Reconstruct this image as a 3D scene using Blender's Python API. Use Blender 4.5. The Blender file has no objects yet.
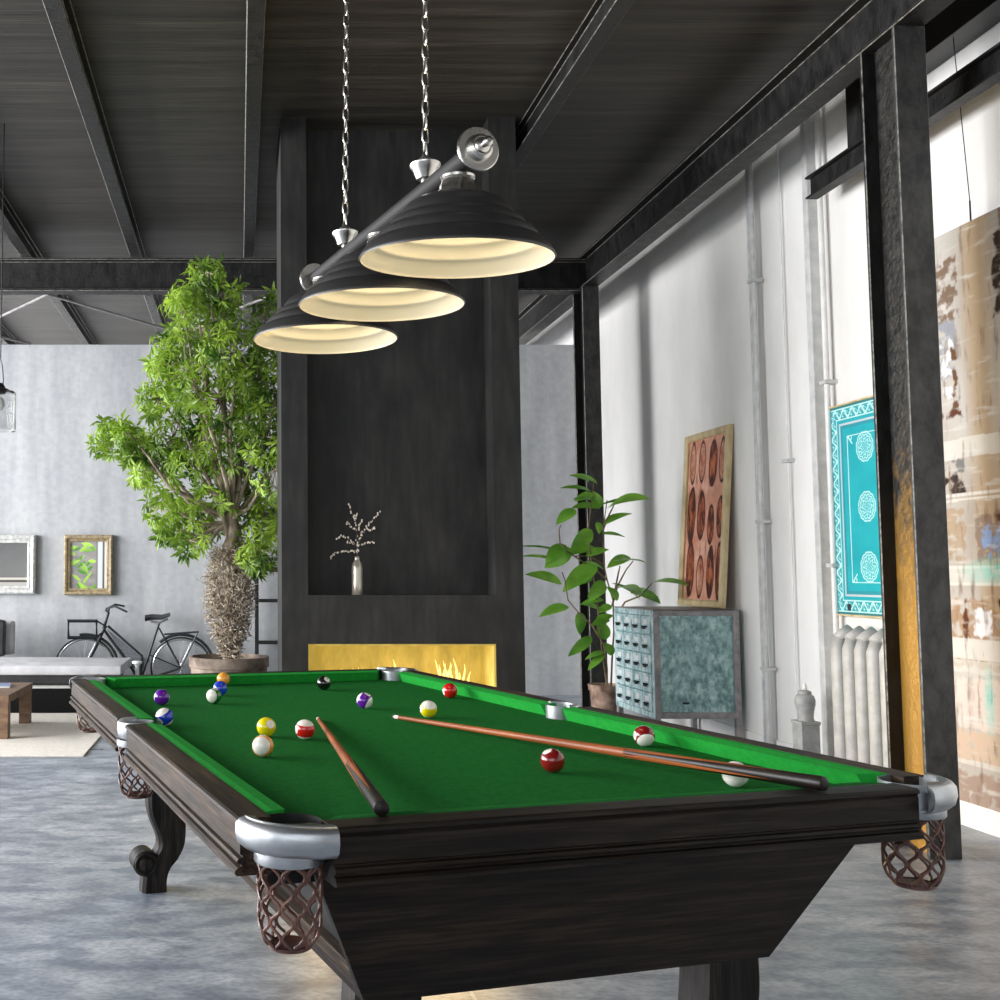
import bpy, bmesh, math, random
from mathutils import Vector, Matrix, noise, Euler
random.seed(7)
PI=math.pi
sc=bpy.context.scene
col=sc.collection
# ---------------------------------------------------------------- camera constants (metres, z up, camera looks along +Y)
F,PX,TH,H=1065.68,239.4,.06857,1.2735
PHI=.2698; TX,TY=.10515,1.9576          # billiard table frame
CZ=.7956                                 # cloth height
WT,LT=1.32,2.6                           # playing field
def W(x,y,Y):
    """measured point of the photograph at distance Y -> world point"""
    a=(x-PX)/F;t=(500-y)/F
    yy=math.cos(TH)-t*math.sin(TH);k=Y/yy
    return Vector((a*k,Y,(math.sin(TH)+t*math.cos(TH))*k+H))
# ---------------------------------------------------------------- materials
MATS={}
def mat(name,c1,c2=None,rough=.6,metal=0,scale=4,stretch=(1,1,1),bump=0,detail=6,lo=.35,hi=.65,rvar=0,spec=.5,c3=None,emit=None,es=0,bscale=None,coat=0,sheen=0):
    m=bpy.data.materials.new(name);m.use_nodes=True;nt=m.node_tree;N=nt.nodes;L=nt.links
    b=N['Principled BSDF'];b.inputs['Roughness'].default_value=rough;b.inputs['Metallic'].default_value=metal
    b.inputs['Specular IOR Level'].default_value=spec
    if coat: b.inputs['Coat Weight'].default_value=coat;b.inputs['Coat Roughness'].default_value=.08
    if sheen: b.inputs['Sheen Weight'].default_value=sheen
    tc=N.new('ShaderNodeTexCoord');mp=N.new('ShaderNodeMapping');mp.inputs['Scale'].default_value=stretch
    L.new(tc.outputs['Object'],mp.inputs['Vector'])
    nz=N.new('ShaderNodeTexNoise');nz.inputs['Scale'].default_value=scale;nz.inputs['Detail'].default_value=detail
    nz.inputs['Roughness'].default_value=.62
    L.new(mp.outputs[0],nz.inputs['Vector'])
    cr=N.new('ShaderNodeValToRGB');cr.color_ramp.elements[0].position=lo;cr.color_ramp.elements[1].position=hi
    c2=c2 or c1
    cr.color_ramp.elements[0].color=(*c1,1);cr.color_ramp.elements[1].color=(*c2,1)
    if c3:
        e=cr.color_ramp.elements.new((lo+hi)/2);e.color=(*c3,1)
    L.new(nz.outputs['Fac'],cr.inputs['Fac']);L.new(cr.outputs['Color'],b.inputs['Base Color'])
    if rvar:
        mr=N.new('ShaderNodeMapRange');mr.inputs['From Min'].default_value=.3;mr.inputs['From Max'].default_value=.7
        mr.inputs['To Min'].default_value=rough-rvar;mr.inputs['To Max'].default_value=rough+rvar
        L.new(nz.outputs['Fac'],mr.inputs['Value']);L.new(mr.outputs[0],b.inputs['Roughness'])
    if bump:
        n2=N.new('ShaderNodeTexNoise');n2.inputs['Scale'].default_value=bscale or scale*6;n2.inputs['Detail'].default_value=5
        L.new(mp.outputs[0],n2.inputs['Vector'])
        bp=N.new('ShaderNodeBump');bp.inputs['Strength'].default_value=bump;bp.inputs['Distance'].default_value=.01
        L.new(n2.outputs['Fac'],bp.inputs['Height']);L.new(bp.outputs[0],b.inputs['Normal'])
    if emit: b.inputs['Emission Color'].default_value=(*emit,1);b.inputs['Emission Strength'].default_value=es
    MATS[name]=m
    return m
def vcol(name,rough=.5,spec=.4,bump=0):
    m=bpy.data.materials.new(name);m.use_nodes=True;N=m.node_tree.nodes;L=m.node_tree.links
    b=N['Principled BSDF'];b.inputs['Roughness'].default_value=rough;b.inputs['Specular IOR Level'].default_value=spec
    a=N.new('ShaderNodeVertexColor');a.layer_name='Col';L.new(a.outputs['Color'],b.inputs['Base Color'])
    return m
def S(r,g,b): # sRGB 0-255 -> linear
    f=lambda c:(c/255/12.92) if c/255<=.04045 else ((c/255+.055)/1.055)**2.4
    return (f(r),f(g),f(b))
def overlay_streaks(m,dark,scale,stretch,lo,hi,fac):
    """multiply a second noise layer over the base colour (stains, streaks)"""
    nt=m.node_tree;N=nt.nodes;L=nt.links;b=N['Principled BSDF']
    src=b.inputs['Base Color'].links[0].from_socket
    tc=N.new('ShaderNodeTexCoord');mp=N.new('ShaderNodeMapping');mp.inputs['Scale'].default_value=stretch
    nz=N.new('ShaderNodeTexNoise');nz.inputs['Scale'].default_value=scale;nz.inputs['Detail'].default_value=7
    cr=N.new('ShaderNodeValToRGB');cr.color_ramp.elements[0].position=lo;cr.color_ramp.elements[1].position=hi
    cr.color_ramp.elements[0].color=(*dark,1);cr.color_ramp.elements[1].color=(1,1,1,1)
    mx=N.new('ShaderNodeMix');mx.data_type='RGBA';mx.blend_type='MULTIPLY';mx.inputs[0].default_value=fac
    L.new(tc.outputs['Object'],mp.inputs['Vector']);L.new(mp.outputs[0],nz.inputs['Vector']);L.new(nz.outputs['Fac'],cr.inputs['Fac'])
    L.new(src,mx.inputs[6]);L.new(cr.outputs['Color'],mx.inputs[7]);L.new(mx.outputs[2],b.inputs['Base Color'])
M={}
M['floor']=mat('polished_concrete',S(132,141,152),S(196,201,208),rough=.36,scale=2.4,stretch=(1,1.5,1),rvar=.1,bump=.03,lo=.32,hi=.7,c3=S(164,171,180),spec=.5,bscale=30,detail=9)
overlay_streaks(M['floor'],S(176,184,196),6,(1,1.8,1),.40,.56,.7)
overlay_streaks(M['floor'],S(205,210,216),38,(1,1.6,1),.42,.56,.6)
M['concrete']=mat('grey_concrete',S(168,170,173),S(186,187,188),rough=.85,scale=1.1,stretch=(1.6,1,.35),bump=.08)
overlay_streaks(M['concrete'],S(222,223,226),4,(2,1,.22),.35,.6,.5)
overlay_streaks(M['concrete'],S(232,233,235),18,(1,1,1),.4,.6,.5)
M['white_wall']=mat('white_plaster',S(222,220,216),S(238,236,233),rough=.8,scale=1.5,stretch=(1,1,.4),bump=.05)
M['ceiling']=mat('dark_board_ceiling',S(30,27,24),S(62,57,50),rough=.55,scale=1.8,stretch=(.22,6,1),bump=.15,bscale=8,detail=9)
overlay_streaks(M['ceiling'],S(120,118,114),16,(.12,6,1),.42,.55,.7)
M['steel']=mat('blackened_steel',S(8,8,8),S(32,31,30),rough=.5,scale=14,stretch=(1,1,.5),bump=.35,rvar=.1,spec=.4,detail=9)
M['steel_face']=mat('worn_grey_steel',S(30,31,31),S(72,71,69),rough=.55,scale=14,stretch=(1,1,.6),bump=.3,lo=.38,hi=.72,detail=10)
M['chimney']=mat('dark_plaster',S(20,20,20),S(54,53,50),rough=.6,scale=3.6,stretch=(1,1,.6),bump=.15,lo=.35,hi=.75,detail=10)
overlay_streaks(M['chimney'],S(150,150,150),9,(2.5,1,.35),.35,.62,.8)
M['gold']=mat('gold_firebox',S(150,128,66),S(214,192,112),rough=.5,scale=5,bump=.6,emit=S(216,192,80),es=.36,detail=9,stretch=(1.5,1,.5))  # lining emits a steady glow of its own, firelight put into the material
M['flame']=mat('flame',S(255,200,80),rough=.5,emit=(1,.8,.3),es=1.5)
M['black']=mat('black_paint',S(16,16,17),S(24,24,25),rough=.4,scale=8)
M['black_matte']=mat('black_shade_paint',S(40,39,39),S(46,45,44),rough=.42,scale=8)
M['cream']=mat('cream_enamel',S(232,222,196),rough=.5,scale=4)
M['chrome']=mat('brushed_nickel',S(190,187,180),S(214,212,206),rough=.26,metal=1,scale=20)
M['iron']=mat('cast_aluminium',S(166,170,174),S(190,193,196),rough=.36,metal=.85,scale=14,bump=.05)
M['iron_top']=mat('dull_metal_top',S(120,124,126),S(150,153,154),rough=.32,metal=1,scale=14)
def wood(n,st,a=S(22,18,15),b=S(52,42,34),r=.5):
    m=mat(n,a,b,rough=r,spec=.2,detail=9,scale=9,stretch=st,bump=.18,lo=.3,hi=.72,bscale=30,rvar=.06)
    overlay_streaks(m,S(120,112,104),26,st,.4,.6,.8)
    overlay_streaks(m,S(110,100,92),110,tuple(k if k>1 else k*.5 for k in st),.44,.56,.6)
    return m
M['woodU']=wood('dark_oak_across',(.12,1.6,1.6))
M['woodV']=wood('dark_oak_along',(1.6,.12,1.6),S(32,24,19),S(98,79,62),r=.58)  # browner and lighter than the end oak, window light put into the colour
M['woodZ']=wood('dark_oak_leg',(1.6,1.6,.15),S(28,25,23),S(64,58,53))
M['cabinet_black']=mat('black_underframe',S(12,11,10),S(22,20,19),rough=.6)
M['cloth']=mat('green_baize',S(20,92,36),S(28,106,42),rough=.95,scale=60,bump=.1,bscale=700,spec=.05)
M['cushion']=mat('green_cushion_cloth',S(30,140,50),S(38,154,58),rough=.9,scale=60,bump=.08,bscale=500,spec=.08)
M['net']=mat('brown_leather_net',S(66,40,32),S(112,76,64),rough=.4,scale=20,bump=.2)
M['cue_wood']=mat('cue_maple',S(120,60,26),S(168,94,48),rough=.45,scale=6,stretch=(5,5,.3),spec=.35)
M['cue_black']=mat('cue_lacquer',S(12,8,7),S(24,13,10),rough=.42,scale=6,spec=.3)
M['ivory']=mat('ivory',S(232,226,214),rough=.3)
M['white']=mat('white_enamel',S(240,240,238),rough=.4)
M['leaf']=None
def leafmat(n,c1,c2,tr=.45,rough=.35):
    m=bpy.data.materials.new(n);m.use_nodes=True;N=m.node_tree.nodes;L=m.node_tree.links
    b=N['Principled BSDF'];b.inputs['Roughness'].default_value=rough
    tc=N.new('ShaderNodeTexCoord');nz=N.new('ShaderNodeTexNoise');nz.inputs['Scale'].default_value=3.5;nz.inputs['Detail'].default_value=4
    cr=N.new('ShaderNodeValToRGB');cr.color_ramp.elements[0].position=.35;cr.color_ramp.elements[1].position=.65
    cr.color_ramp.elements[0].color=(*c1,1);cr.color_ramp.elements[1].color=(*c2,1)
    t=N.new('ShaderNodeBsdfTranslucent');mx=N.new('ShaderNodeMixShader');mx.inputs[0].default_value=tr
    L.new(tc.outputs['Object'],nz.inputs['Vector']);L.new(nz.outputs['Fac'],cr.inputs['Fac']);L.new(cr.outputs['Color'],b.inputs['Base Color']);L.new(cr.outputs['Color'],t.inputs['Color'])
    L.new(b.outputs[0],mx.inputs[1]);L.new(t.outputs[0],mx.inputs[2]);L.new(mx.outputs[0],N['Material Output'].inputs['Surface'])
    return m
M['leaf']=leafmat('tree_leaf',S(40,86,22),S(178,210,80))
M['ficus']=leafmat('broad_leaf',S(84,148,44),S(150,208,80),tr=.38,rough=.3)
M['bark']=mat('pale_bark',S(92,78,66),S(176,160,140),rough=.85,scale=12,stretch=(1,1,.4),bump=.6)
M['twig']=mat('twig_bark',S(96,76,58),S(150,128,100),rough=.8,scale=14,bump=.3)
M['fibre']=mat('dry_roots',S(84,68,54),S(214,200,178),rough=.85,scale=34)
M['pot']=mat('weathered_clay',S(82,68,58),S(150,134,118),rough=.8,scale=7,bump=.3)
M['soil']=mat('soil',S(34,26,20),S(58,46,36),rough=.95,scale=30,bump=.6)
M['patina']=mat('turquoise_patina',S(122,160,162),S(208,234,230),rough=.6,scale=13,bump=.2,c3=S(162,198,196),lo=.34,hi=.68,detail=10)
overlay_streaks(M['patina'],S(165,175,175),40,(1,1,.6),.38,.55,.7)
M['patina_light']=mat('pale_patina',S(176,208,210),S(224,240,240),rough=.5,scale=9,bump=.15)
overlay_streaks(M['patina_light'],S(150,180,184),20,(1,1,.6),.38,.55,.7)
M['rustgrey']=mat('bare_grey_metal',S(124,122,124),S(166,158,158),rough=.5,scale=14,bump=.2)
M['gilt']=mat('pale_gilt_frame',S(186,162,116),S(222,202,158),rough=.45,scale=12,stretch=(1,1,.4),bump=.15)
M['gilt_dark']=mat('antique_gilt',S(120,104,78),S(184,166,130),rough=.45,scale=25,bump=.5)
M['silver_frame']=mat('antique_silver',S(168,168,166),S(214,214,210),rough=.45,scale=25,bump=.5)
M['paint_v']=vcol('painted_surface',.45)
M['paint_gloss']=vcol('glossy_print',.16,.6)
M['grey_fabric']=mat('grey_upholstery',S(176,177,180),S(206,206,208),rough=.85,scale=5,bump=.15,bscale=120)
M['dark_leather']=mat('dark_leather',S(18,18,19),S(40,40,42),rough=.42,scale=10,bump=.2)
M['black_base']=mat('black_sofa_base',S(5,5,5),rough=.7,spec=.2)
M['table_wood']=mat('brown_oak',S(86,62,44),S(134,104,78),rough=.5,scale=6,stretch=(.6,3,3),bump=.2)
M['rug']=mat('cream_rug',S(220,213,202),S(238,232,222),rough=.95,scale=40,bump=.4,bscale=300)
M['bike']=mat('bicycle_enamel',S(30,33,36),S(48,51,54),rough=.35,scale=8)
M['tyre']=mat('rubber_tyre',S(38,39,40),rough=.7)
M['rim']=mat('steel_rim',S(200,203,206),rough=.3,metal=.8)
M['radiator']=mat('radiator_paint',S(164,163,160),S(188,187,184),rough=.5,scale=10,bump=.1)
M['pipe']=mat('painted_conduit',S(214,214,212),S(232,231,229),rough=.45,scale=8)
M['channel']=mat('zinc_channel',S(186,187,186),S(212,212,210),rough=.5,scale=10,metal=.05)
M['stone']=mat('grey_stoneware',S(138,140,140),S(172,173,172),rough=.6,scale=12,bump=.2)
M['bud']=mat('white_buds',S(230,220,205),rough=.7)
M['vase']=mat('silver_grey_glass',S(150,140,128),S(205,198,186),rough=.2,metal=.5,scale=6,stretch=(6,1,.3))
M['bark_red']=mat('blossom_twig',S(70,50,44),S(120,96,84),rough=.7)
def glassmat():
    m=bpy.data.materials.new('clear_glass');m.use_nodes=True;b=m.node_tree.nodes['Principled BSDF']
    b.inputs['Transmission Weight'].default_value=1;b.inputs['Roughness'].default_value=.02;b.inputs['IOR'].default_value=1.3
    return m
M['glass']=glassmat()
# floor slab joints added to the floor colour
def floor_joints(m):
    nt=m.node_tree;N=nt.nodes;L=nt.links;b=N['Principled BSDF'];src=b.inputs['Base Color'].links[0].from_socket
    tc=N.new('ShaderNodeTexCoord');sp=N.new('ShaderNodeSeparateXYZ');L.new(tc.outputs['Object'],sp.inputs[0])
    outs=[]
    for ax,off,per in (('Y',7.39,2.6),('X',-1.9,2.6)):
        a=N.new('ShaderNodeMath');a.operation='SUBTRACT';a.inputs[1].default_value=off-per*10
        L.new(sp.outputs[ax],a.inputs[0])
        w=N.new('ShaderNodeMath');w.operation='MODULO';w.inputs[1].default_value=per;L.new(a.outputs[0],w.inputs[0])
        c=N.new('ShaderNodeMath');c.operation='LESS_THAN';c.inputs[1].default_value=.012;L.new(w.outputs[0],c.inputs[0]);outs.append(c)
    mxm=N.new('ShaderNodeMath');mxm.operation='MAXIMUM';L.new(outs[0].outputs[0],mxm.inputs[0]);L.new(outs[1].outputs[0],mxm.inputs[1])
    ml=N.new('ShaderNodeMath');ml.operation='MULTIPLY';ml.inputs[1].default_value=.35;L.new(mxm.outputs[0],ml.inputs[0])
    mx=N.new('ShaderNodeMix');mx.data_type='RGBA';mx.inputs[7].default_value=(*S(205,210,214),1)
    L.new(ml.outputs[0],mx.inputs[0]);L.new(src,mx.inputs[6]);L.new(mx.outputs[2],b.inputs['Base Color'])
floor_joints(M['floor'])
# ---------------------------------------------------------------- mesh builder
class MB:
    def __init__(s): s.bm=bmesh.new()
    def box(s,x0,x1,y0,y1,z0,z1,Mx=None):
        vs=[s.bm.verts.new(v) for v in [(x0,y0,z0),(x1,y0,z0),(x1,y1,z0),(x0,y1,z0),(x0,y0,z1),(x1,y0,z1),(x1,y1,z1),(x0,y1,z1)]]
        if Mx is not None:
            for v in vs: v.co=Mx@v.co
        for f in [(0,3,2,1),(4,5,6,7),(0,1,5,4),(1,2,6,5),(2,3,7,6),(3,0,4,7)]: s.bm.faces.new([vs[i] for i in f])
        return s
    def poly(s,pts): s.bm.faces.new([s.bm.verts.new(p) for p in pts]);return s
    def prism(s,pts,d,smooth=False):
        """extrude closed polygon pts (3D) by vector d"""
        d=Vector(d);a=[s.bm.verts.new(p) for p in pts];b=[s.bm.verts.new(Vector(p)+d) for p in pts]
        n=len(pts);s.bm.faces.new(a[::-1]);s.bm.faces.new(b)
        for i in range(n):
            j=(i+1)%n;s.bm.faces.new([a[i],a[j],b[j],b[i]])
        return s
    def loft(s,rings,closed=True,cap=True):
        R=[[s.bm.verts.new(p) for p in r] for r in rings]
        n=len(R[0])
        for k in range(len(R)-1):
            for i in range(n if closed else n-1):
                j=(i+1)%n
                s.bm.faces.new([R[k][i],R[k][j],R[k+1][j],R[k+1][i]])
        if cap and closed:
            s.bm.faces.new(R[0][::-1]);s.bm.faces.new(R[-1])
        return s
    def tube(s,pts,r,n=8,cap=True,closed=False):
        pts=[Vector(p) for p in pts];m=len(pts)
        rr=r if isinstance(r,(list,tuple)) else [r]*m
        rings=[];up=None
        for i,p in enumerate(pts):
            if closed: t=(pts[(i+1)%m]-pts[i-1])
            else: t=(pts[min(i+1,m-1)]-pts[max(i-1,0)])
            if t.length<1e-9: t=Vector((0,0,1))
            t.normalize()
            if up is None:
                up=Vector((0,0,1)) if abs(t.z)<.9 else Vector((1,0,0))
            a=(up-t*up.dot(t))
            if a.length<1e-6: a=t.orthogonal()
            a.normalize();b=t.cross(a);up=a
            rings.append([p+a*math.cos(2*PI*k/n)*rr[i]+b*math.sin(2*PI*k/n)*rr[i] for k in range(n)])
        if closed: rings.append(rings[0]);cap=False
        return s.loft(rings,True,cap)
    def lathe(s,prof,c=(0,0,0),n=32,Mx=None,cap=True):
        c=Vector(c);rings=[]
        for r,z in prof:
            rg=[Vector((max(r,1e-4)*math.cos(2*PI*k/n),max(r,1e-4)*math.sin(2*PI*k/n),z)) for k in range(n)]
            if Mx is not None: rg=[Mx@v for v in rg]
            rings.append([v+c for v in rg])
        return s.loft(rings,True,cap)
    def cyl(s,a,b,r,n=16): return s.tube([a,b],r,n)
    def sphere(s,c,r,sx=1,sy=1,sz=1,seg=24,ring=14):
        bmesh.ops.create_uvsphere(s.bm,u_segments=seg,v_segments=ring,radius=r,matrix=Matrix.Translation(c)@Matrix.Diagonal((sx,sy,sz,1)));return s
    def ibeam(s,a,b,w,h,tf,tw,side):
        """I beam from a to b; flanges lie square to 'hv' (height vector side), width across"""
        a=Vector(a);b=Vector(b);d=b-a;hv=Vector(side).normalized();wv=d.normalized().cross(hv).normalized()
        P=[(-w/2,-h/2),(w/2,-h/2),(w/2,-h/2+tf),(tw/2,-h/2+tf),(tw/2,h/2-tf),(w/2,h/2-tf),(w/2,h/2),(-w/2,h/2),(-w/2,h/2-tf),(-tw/2,h/2-tf),(-tw/2,-h/2+tf),(-w/2,-h/2+tf)]
        return s.prism([a+wv*x+hv*y for x,y in P],d)
    def build(s,name,m,parent=None,smooth=False,bevel=0,loc=None,tri=False,ang=None):
        bmesh.ops.recalc_face_normals(s.bm,faces=s.bm.faces)
        me=bpy.data.meshes.new(name);s.bm.to_mesh(me);s.bm.free()
        me.materials.append(m)
        if smooth:
            for p in me.polygons: p.use_smooth=True
        o=bpy.data.objects.new(name,me);col.objects.link(o)
        if smooth:
            try: me.set_sharp_from_angle(angle=ang or math.radians(38))
            except Exception: pass
        if bevel:
            bv=o.modifiers.new('bevel','BEVEL');bv.width=bevel;bv.segments=2;bv.limit_method='ANGLE'
        if parent: o.parent=parent
        if loc is not None: o.location=loc
        return o
def tag(o,label=None,cat=None,group=None,kind=None):
    if label: o['label']=label
    if cat: o['category']=cat
    if group: o['group']=group
    if kind: o['kind']=kind
    return o
def empty(name,loc=(0,0,0),rz=0,label=None,cat=None,group=None):
    o=bpy.data.objects.new(name,None);col.objects.link(o);o.location=loc;o.rotation_euler=(0,0,rz);o.empty_display_size=.1
    return tag(o,label,cat,group)
def copy_tree(o,parent=None):
    c=o.copy();col.objects.link(c)
    if parent: c.parent=parent
    for ch in [x for x in col.objects if x.parent==o]: copy_tree(ch,c)
    return c
def struct(o): o['kind']='structure';return o
# ---------------------------------------------------------------- THE SETTING
XL,XR,YB,YF=-7.0,3.68,-3.0,16.0
CEIL=4.30
struct(MB().box(XL,XR,YB,YF,-.1,0).build('floor',M['floor']))
struct(MB().box(XL,XR,YB,YF,CEIL,CEIL+.1).build('ceiling',M['ceiling']))
struct(MB().box(XR,XR+.15,YB,YF,-.1,CEIL+.1).build('wall_right',M['white_wall']))
struct(MB().box(XL,2.98,11.25,11.4,0,3.71).box(2.98,XR,11.25,11.4,0,3.71).build('wall_back',M['concrete']))
struct(MB().box(XL,XR,YF,YF+.1,-.1,CEIL+.1).build('wall_far',M['white_wall']))
struct(MB().box(XL,XR,YB-.1,YB,-.1,1.2).box(XL,XR,YB-.1,YB,3.9,CEIL+.1).box(XL,-5.6,YB-.1,YB,1.2,3.9).box(.6,XR,YB-.1,YB,1.2,3.9).build('wall_rear',M['concrete']))  # wide opening added in the unseen rear wall to admit the fill
# left wall with tall window openings (outside the frame; daylight enters here)
wl=MB();wl.box(XL-.15,XL,YB,YF,-.1,.55).box(XL-.15,XL,YB,YF,3.95,CEIL+.1)
wins=[(-2.2,.2),(.9,3.6),(4.3,7.0),(7.7,10.6),(12,15)]
edges=[YB]+[v for p in wins for v in p]+[YF]
for i in range(0,len(edges),2): wl.box(XL-.15,XL,edges[i],edges[i+1],.55,3.95)
struct(wl.build('wall_left',M['concrete']))
for i,(a,b) in enumerate(wins):
    fr=MB()
    for y in (a,(a*2+b)/3,(a+2*b)/3,b): fr.box(XL-.1,XL-.04,y-.03,y+.03,.55,3.95)
    for z in (.55,1.7,2.85,3.95): fr.box(XL-.1,XL-.04,a,b,z-.03,z+.03)
    struct(fr.build('window_%d'%(i+1),M['steel']))
struct(MB().box(XR-.018,XR,YB,11.25,0,.14).build('baseboard_right',M['white_wall'],bevel=.004))
# ---------------------------------------------------------------- steel frame
M['worn_edge']=mat('worn_steel_edge',S(70,69,66),S(150,147,140),rough=.45,metal=.3,scale=25)
def worn(o):
    o.data.materials.append(M['worn_edge'])
    for m_ in o.modifiers:
        if m_.type=='BEVEL': m_.material=1;m_.segments=1;m_.width=.004
    return o
XB=3.145   # column / long beam axis
def web_mat():  # gold reflection of the fire painted into the lower web colour
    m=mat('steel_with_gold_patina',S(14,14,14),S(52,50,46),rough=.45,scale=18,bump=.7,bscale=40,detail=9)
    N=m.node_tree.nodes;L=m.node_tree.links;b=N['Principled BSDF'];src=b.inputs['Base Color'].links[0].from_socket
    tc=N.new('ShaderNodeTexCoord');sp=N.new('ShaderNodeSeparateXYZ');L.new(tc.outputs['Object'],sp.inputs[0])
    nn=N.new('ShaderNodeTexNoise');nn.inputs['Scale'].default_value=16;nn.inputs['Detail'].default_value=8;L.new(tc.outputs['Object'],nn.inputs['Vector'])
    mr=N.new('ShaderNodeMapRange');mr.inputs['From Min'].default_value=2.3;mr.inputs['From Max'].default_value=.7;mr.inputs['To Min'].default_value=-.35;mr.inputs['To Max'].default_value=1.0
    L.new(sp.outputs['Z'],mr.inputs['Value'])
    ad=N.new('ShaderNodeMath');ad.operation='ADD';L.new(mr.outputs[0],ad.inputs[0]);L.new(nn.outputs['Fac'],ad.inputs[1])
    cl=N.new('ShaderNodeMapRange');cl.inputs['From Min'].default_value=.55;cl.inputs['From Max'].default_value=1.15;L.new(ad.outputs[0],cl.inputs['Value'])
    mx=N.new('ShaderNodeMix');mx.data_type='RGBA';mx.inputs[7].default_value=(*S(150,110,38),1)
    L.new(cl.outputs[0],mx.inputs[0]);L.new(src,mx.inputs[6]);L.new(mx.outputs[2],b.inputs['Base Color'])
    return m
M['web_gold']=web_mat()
def steel_column(y,label):
    r=empty('steel_column',(XB,y+.14,0),0,label,'column','black steel columns of the right row')
    # H section: flanges face the camera, web between them
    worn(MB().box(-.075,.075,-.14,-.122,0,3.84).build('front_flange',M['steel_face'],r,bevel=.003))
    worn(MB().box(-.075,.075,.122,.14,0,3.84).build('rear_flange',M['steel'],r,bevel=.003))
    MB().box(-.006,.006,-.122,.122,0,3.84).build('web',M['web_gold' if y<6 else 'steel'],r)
    return r
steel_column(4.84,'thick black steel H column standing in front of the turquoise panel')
steel_column(9.396,'slim black steel column standing behind the broad leaved plant')
def beam(name,a,b,w,h,tf,tw,label,cat='beam',group=None,m='steel'):
    o=MB().ibeam(a,b,w,h,tf,tw,(0,0,1)).build(name,M[m],bevel=.003);worn(o);return tag(o,label,cat,group)
beam('steel_beam',(XB,YB,3.985),(XB,YF,3.985),.15,.29,.018,.012,'long black steel beam running overhead above the row of columns')
beam('steel_beam',(XL,9.48,3.952),(XB-.006,9.48,3.952),.15,.30,.018,.012,'black steel cross beam spanning the room behind the potted tree')
tag(MB().ibeam((3.49,YB,3.615),(3.49,6.36,3.615),.075,.135,.012,.008,(0,0,1)).build('steel_rail',M['steel'],bevel=.002),'short black steel rail ending in front of the white wall beside the column','beam')
tag(MB().box(3.47,3.53,5.80,5.93,3.683,CEIL).build('steel_hanger',M['steel'],bevel=.003),'upright black steel hanger plate standing on the wall rail','bracket')
tag(MB().box(3.52,3.675,YB,5.55,3.93,CEIL).build('bulkhead',M['black'],bevel=.003),'black boxed bulkhead along the top of the right wall','bulkhead')
for x,lab in ((-2.94,'black ceiling joist just showing at the left edge near the lantern'),(-1.93,'black ceiling joist entering at the left edge of the photo'),(-.94,'black ceiling joist running diagonally above the tree, left of the chains'),(.085,'upright looking black ceiling joist just left of the fireplace'),(1.93,'black ceiling joist right of the fireplace, slanting to the right')):
    beam('ceiling_joist',(x,YB,4.215),(x,YF,4.215),.095,.17,.012,.01,lab,'joist','black steel joists under the boarded ceiling')
# tie rods behind the cross beam
def rod(a,b,label): return tag(MB().cyl(a,b,.013,8).build('tie_rod',M['rustgrey'],smooth=True),label,'rod','thin steel tie rods under the rear ceiling')
rod(W(50,293,10.2),W(-60,345,11.0),'pale tie rod falling to the left from the middle of the cross beam')
rod(W(35,291,10.2),W(170,330,11.1),'dark tie rod falling to the right toward the tree top')
rod(W(150,340,11.0),W(268,297,10.2),'pale tie rod rising to the right behind the tree top')
rod(W(-20,332,10.4),W(30,344,11.1),'short tie rod low at the left edge of the photo')
# ---------------------------------------------------------------- fireplace
fp=empty('fireplace',(1.045,6.9,0),0,'tall dark grey plaster fireplace block with a glowing gold firebox','fireplace')
def fx(m): return m
x0,x1=-.772,.79; nx0,nx1=-.602,.608
c=MB()
c.box(x0,nx0,0,.75,0,CEIL).box(nx1,x1,0,.75,0,CEIL)
c.box(nx0,nx1,0,.75,.819,1.133).box(nx0,nx1,0,.75,0,.33)
c.box(nx0,nx1,.2,.75,1.133,CEIL).box(nx0,nx1,.5,.75,.33,.819)
c.build('chimney_body',M['chimney'],fp)
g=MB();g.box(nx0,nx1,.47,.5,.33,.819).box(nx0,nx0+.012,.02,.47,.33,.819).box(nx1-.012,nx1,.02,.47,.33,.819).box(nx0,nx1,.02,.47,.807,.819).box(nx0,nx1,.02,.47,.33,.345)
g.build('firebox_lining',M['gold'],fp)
MB().box(nx0+.1,nx1-.1,.15,.32,.345,.40).build('burner_tray',M['black'],fp,bevel=.004)
fl=MB()
random.seed(3)
for i in range(46):
    fxx=random.choice([-.45,-.28,.0,.05,.33,.36,.38])+random.gauss(0,.07);fxx=max(nx0+.1,min(nx1-.12,fxx))
    hh=random.uniform(.18,.34) if abs(fxx-.36)<.09 or abs(fxx+.02)<.05 else random.uniform(.15,.26)
    y=.22+random.uniform(-.04,.04);ph=random.uniform(0,6)
    pts=[];rr=[]
    for k in range(9):
        t=k/8;pts.append((fxx+.022*math.sin(ph+t*5)*t,y,.395+hh*t));rr.append(.013*(1-t)**.7*(.6+1.2*t if t<.4 else 1)+.0006)
    fl.tube(pts,rr,6)
f_=fl.build('flames',M['flame'],fp,smooth=True);f_['kind']='stuff'
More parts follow.
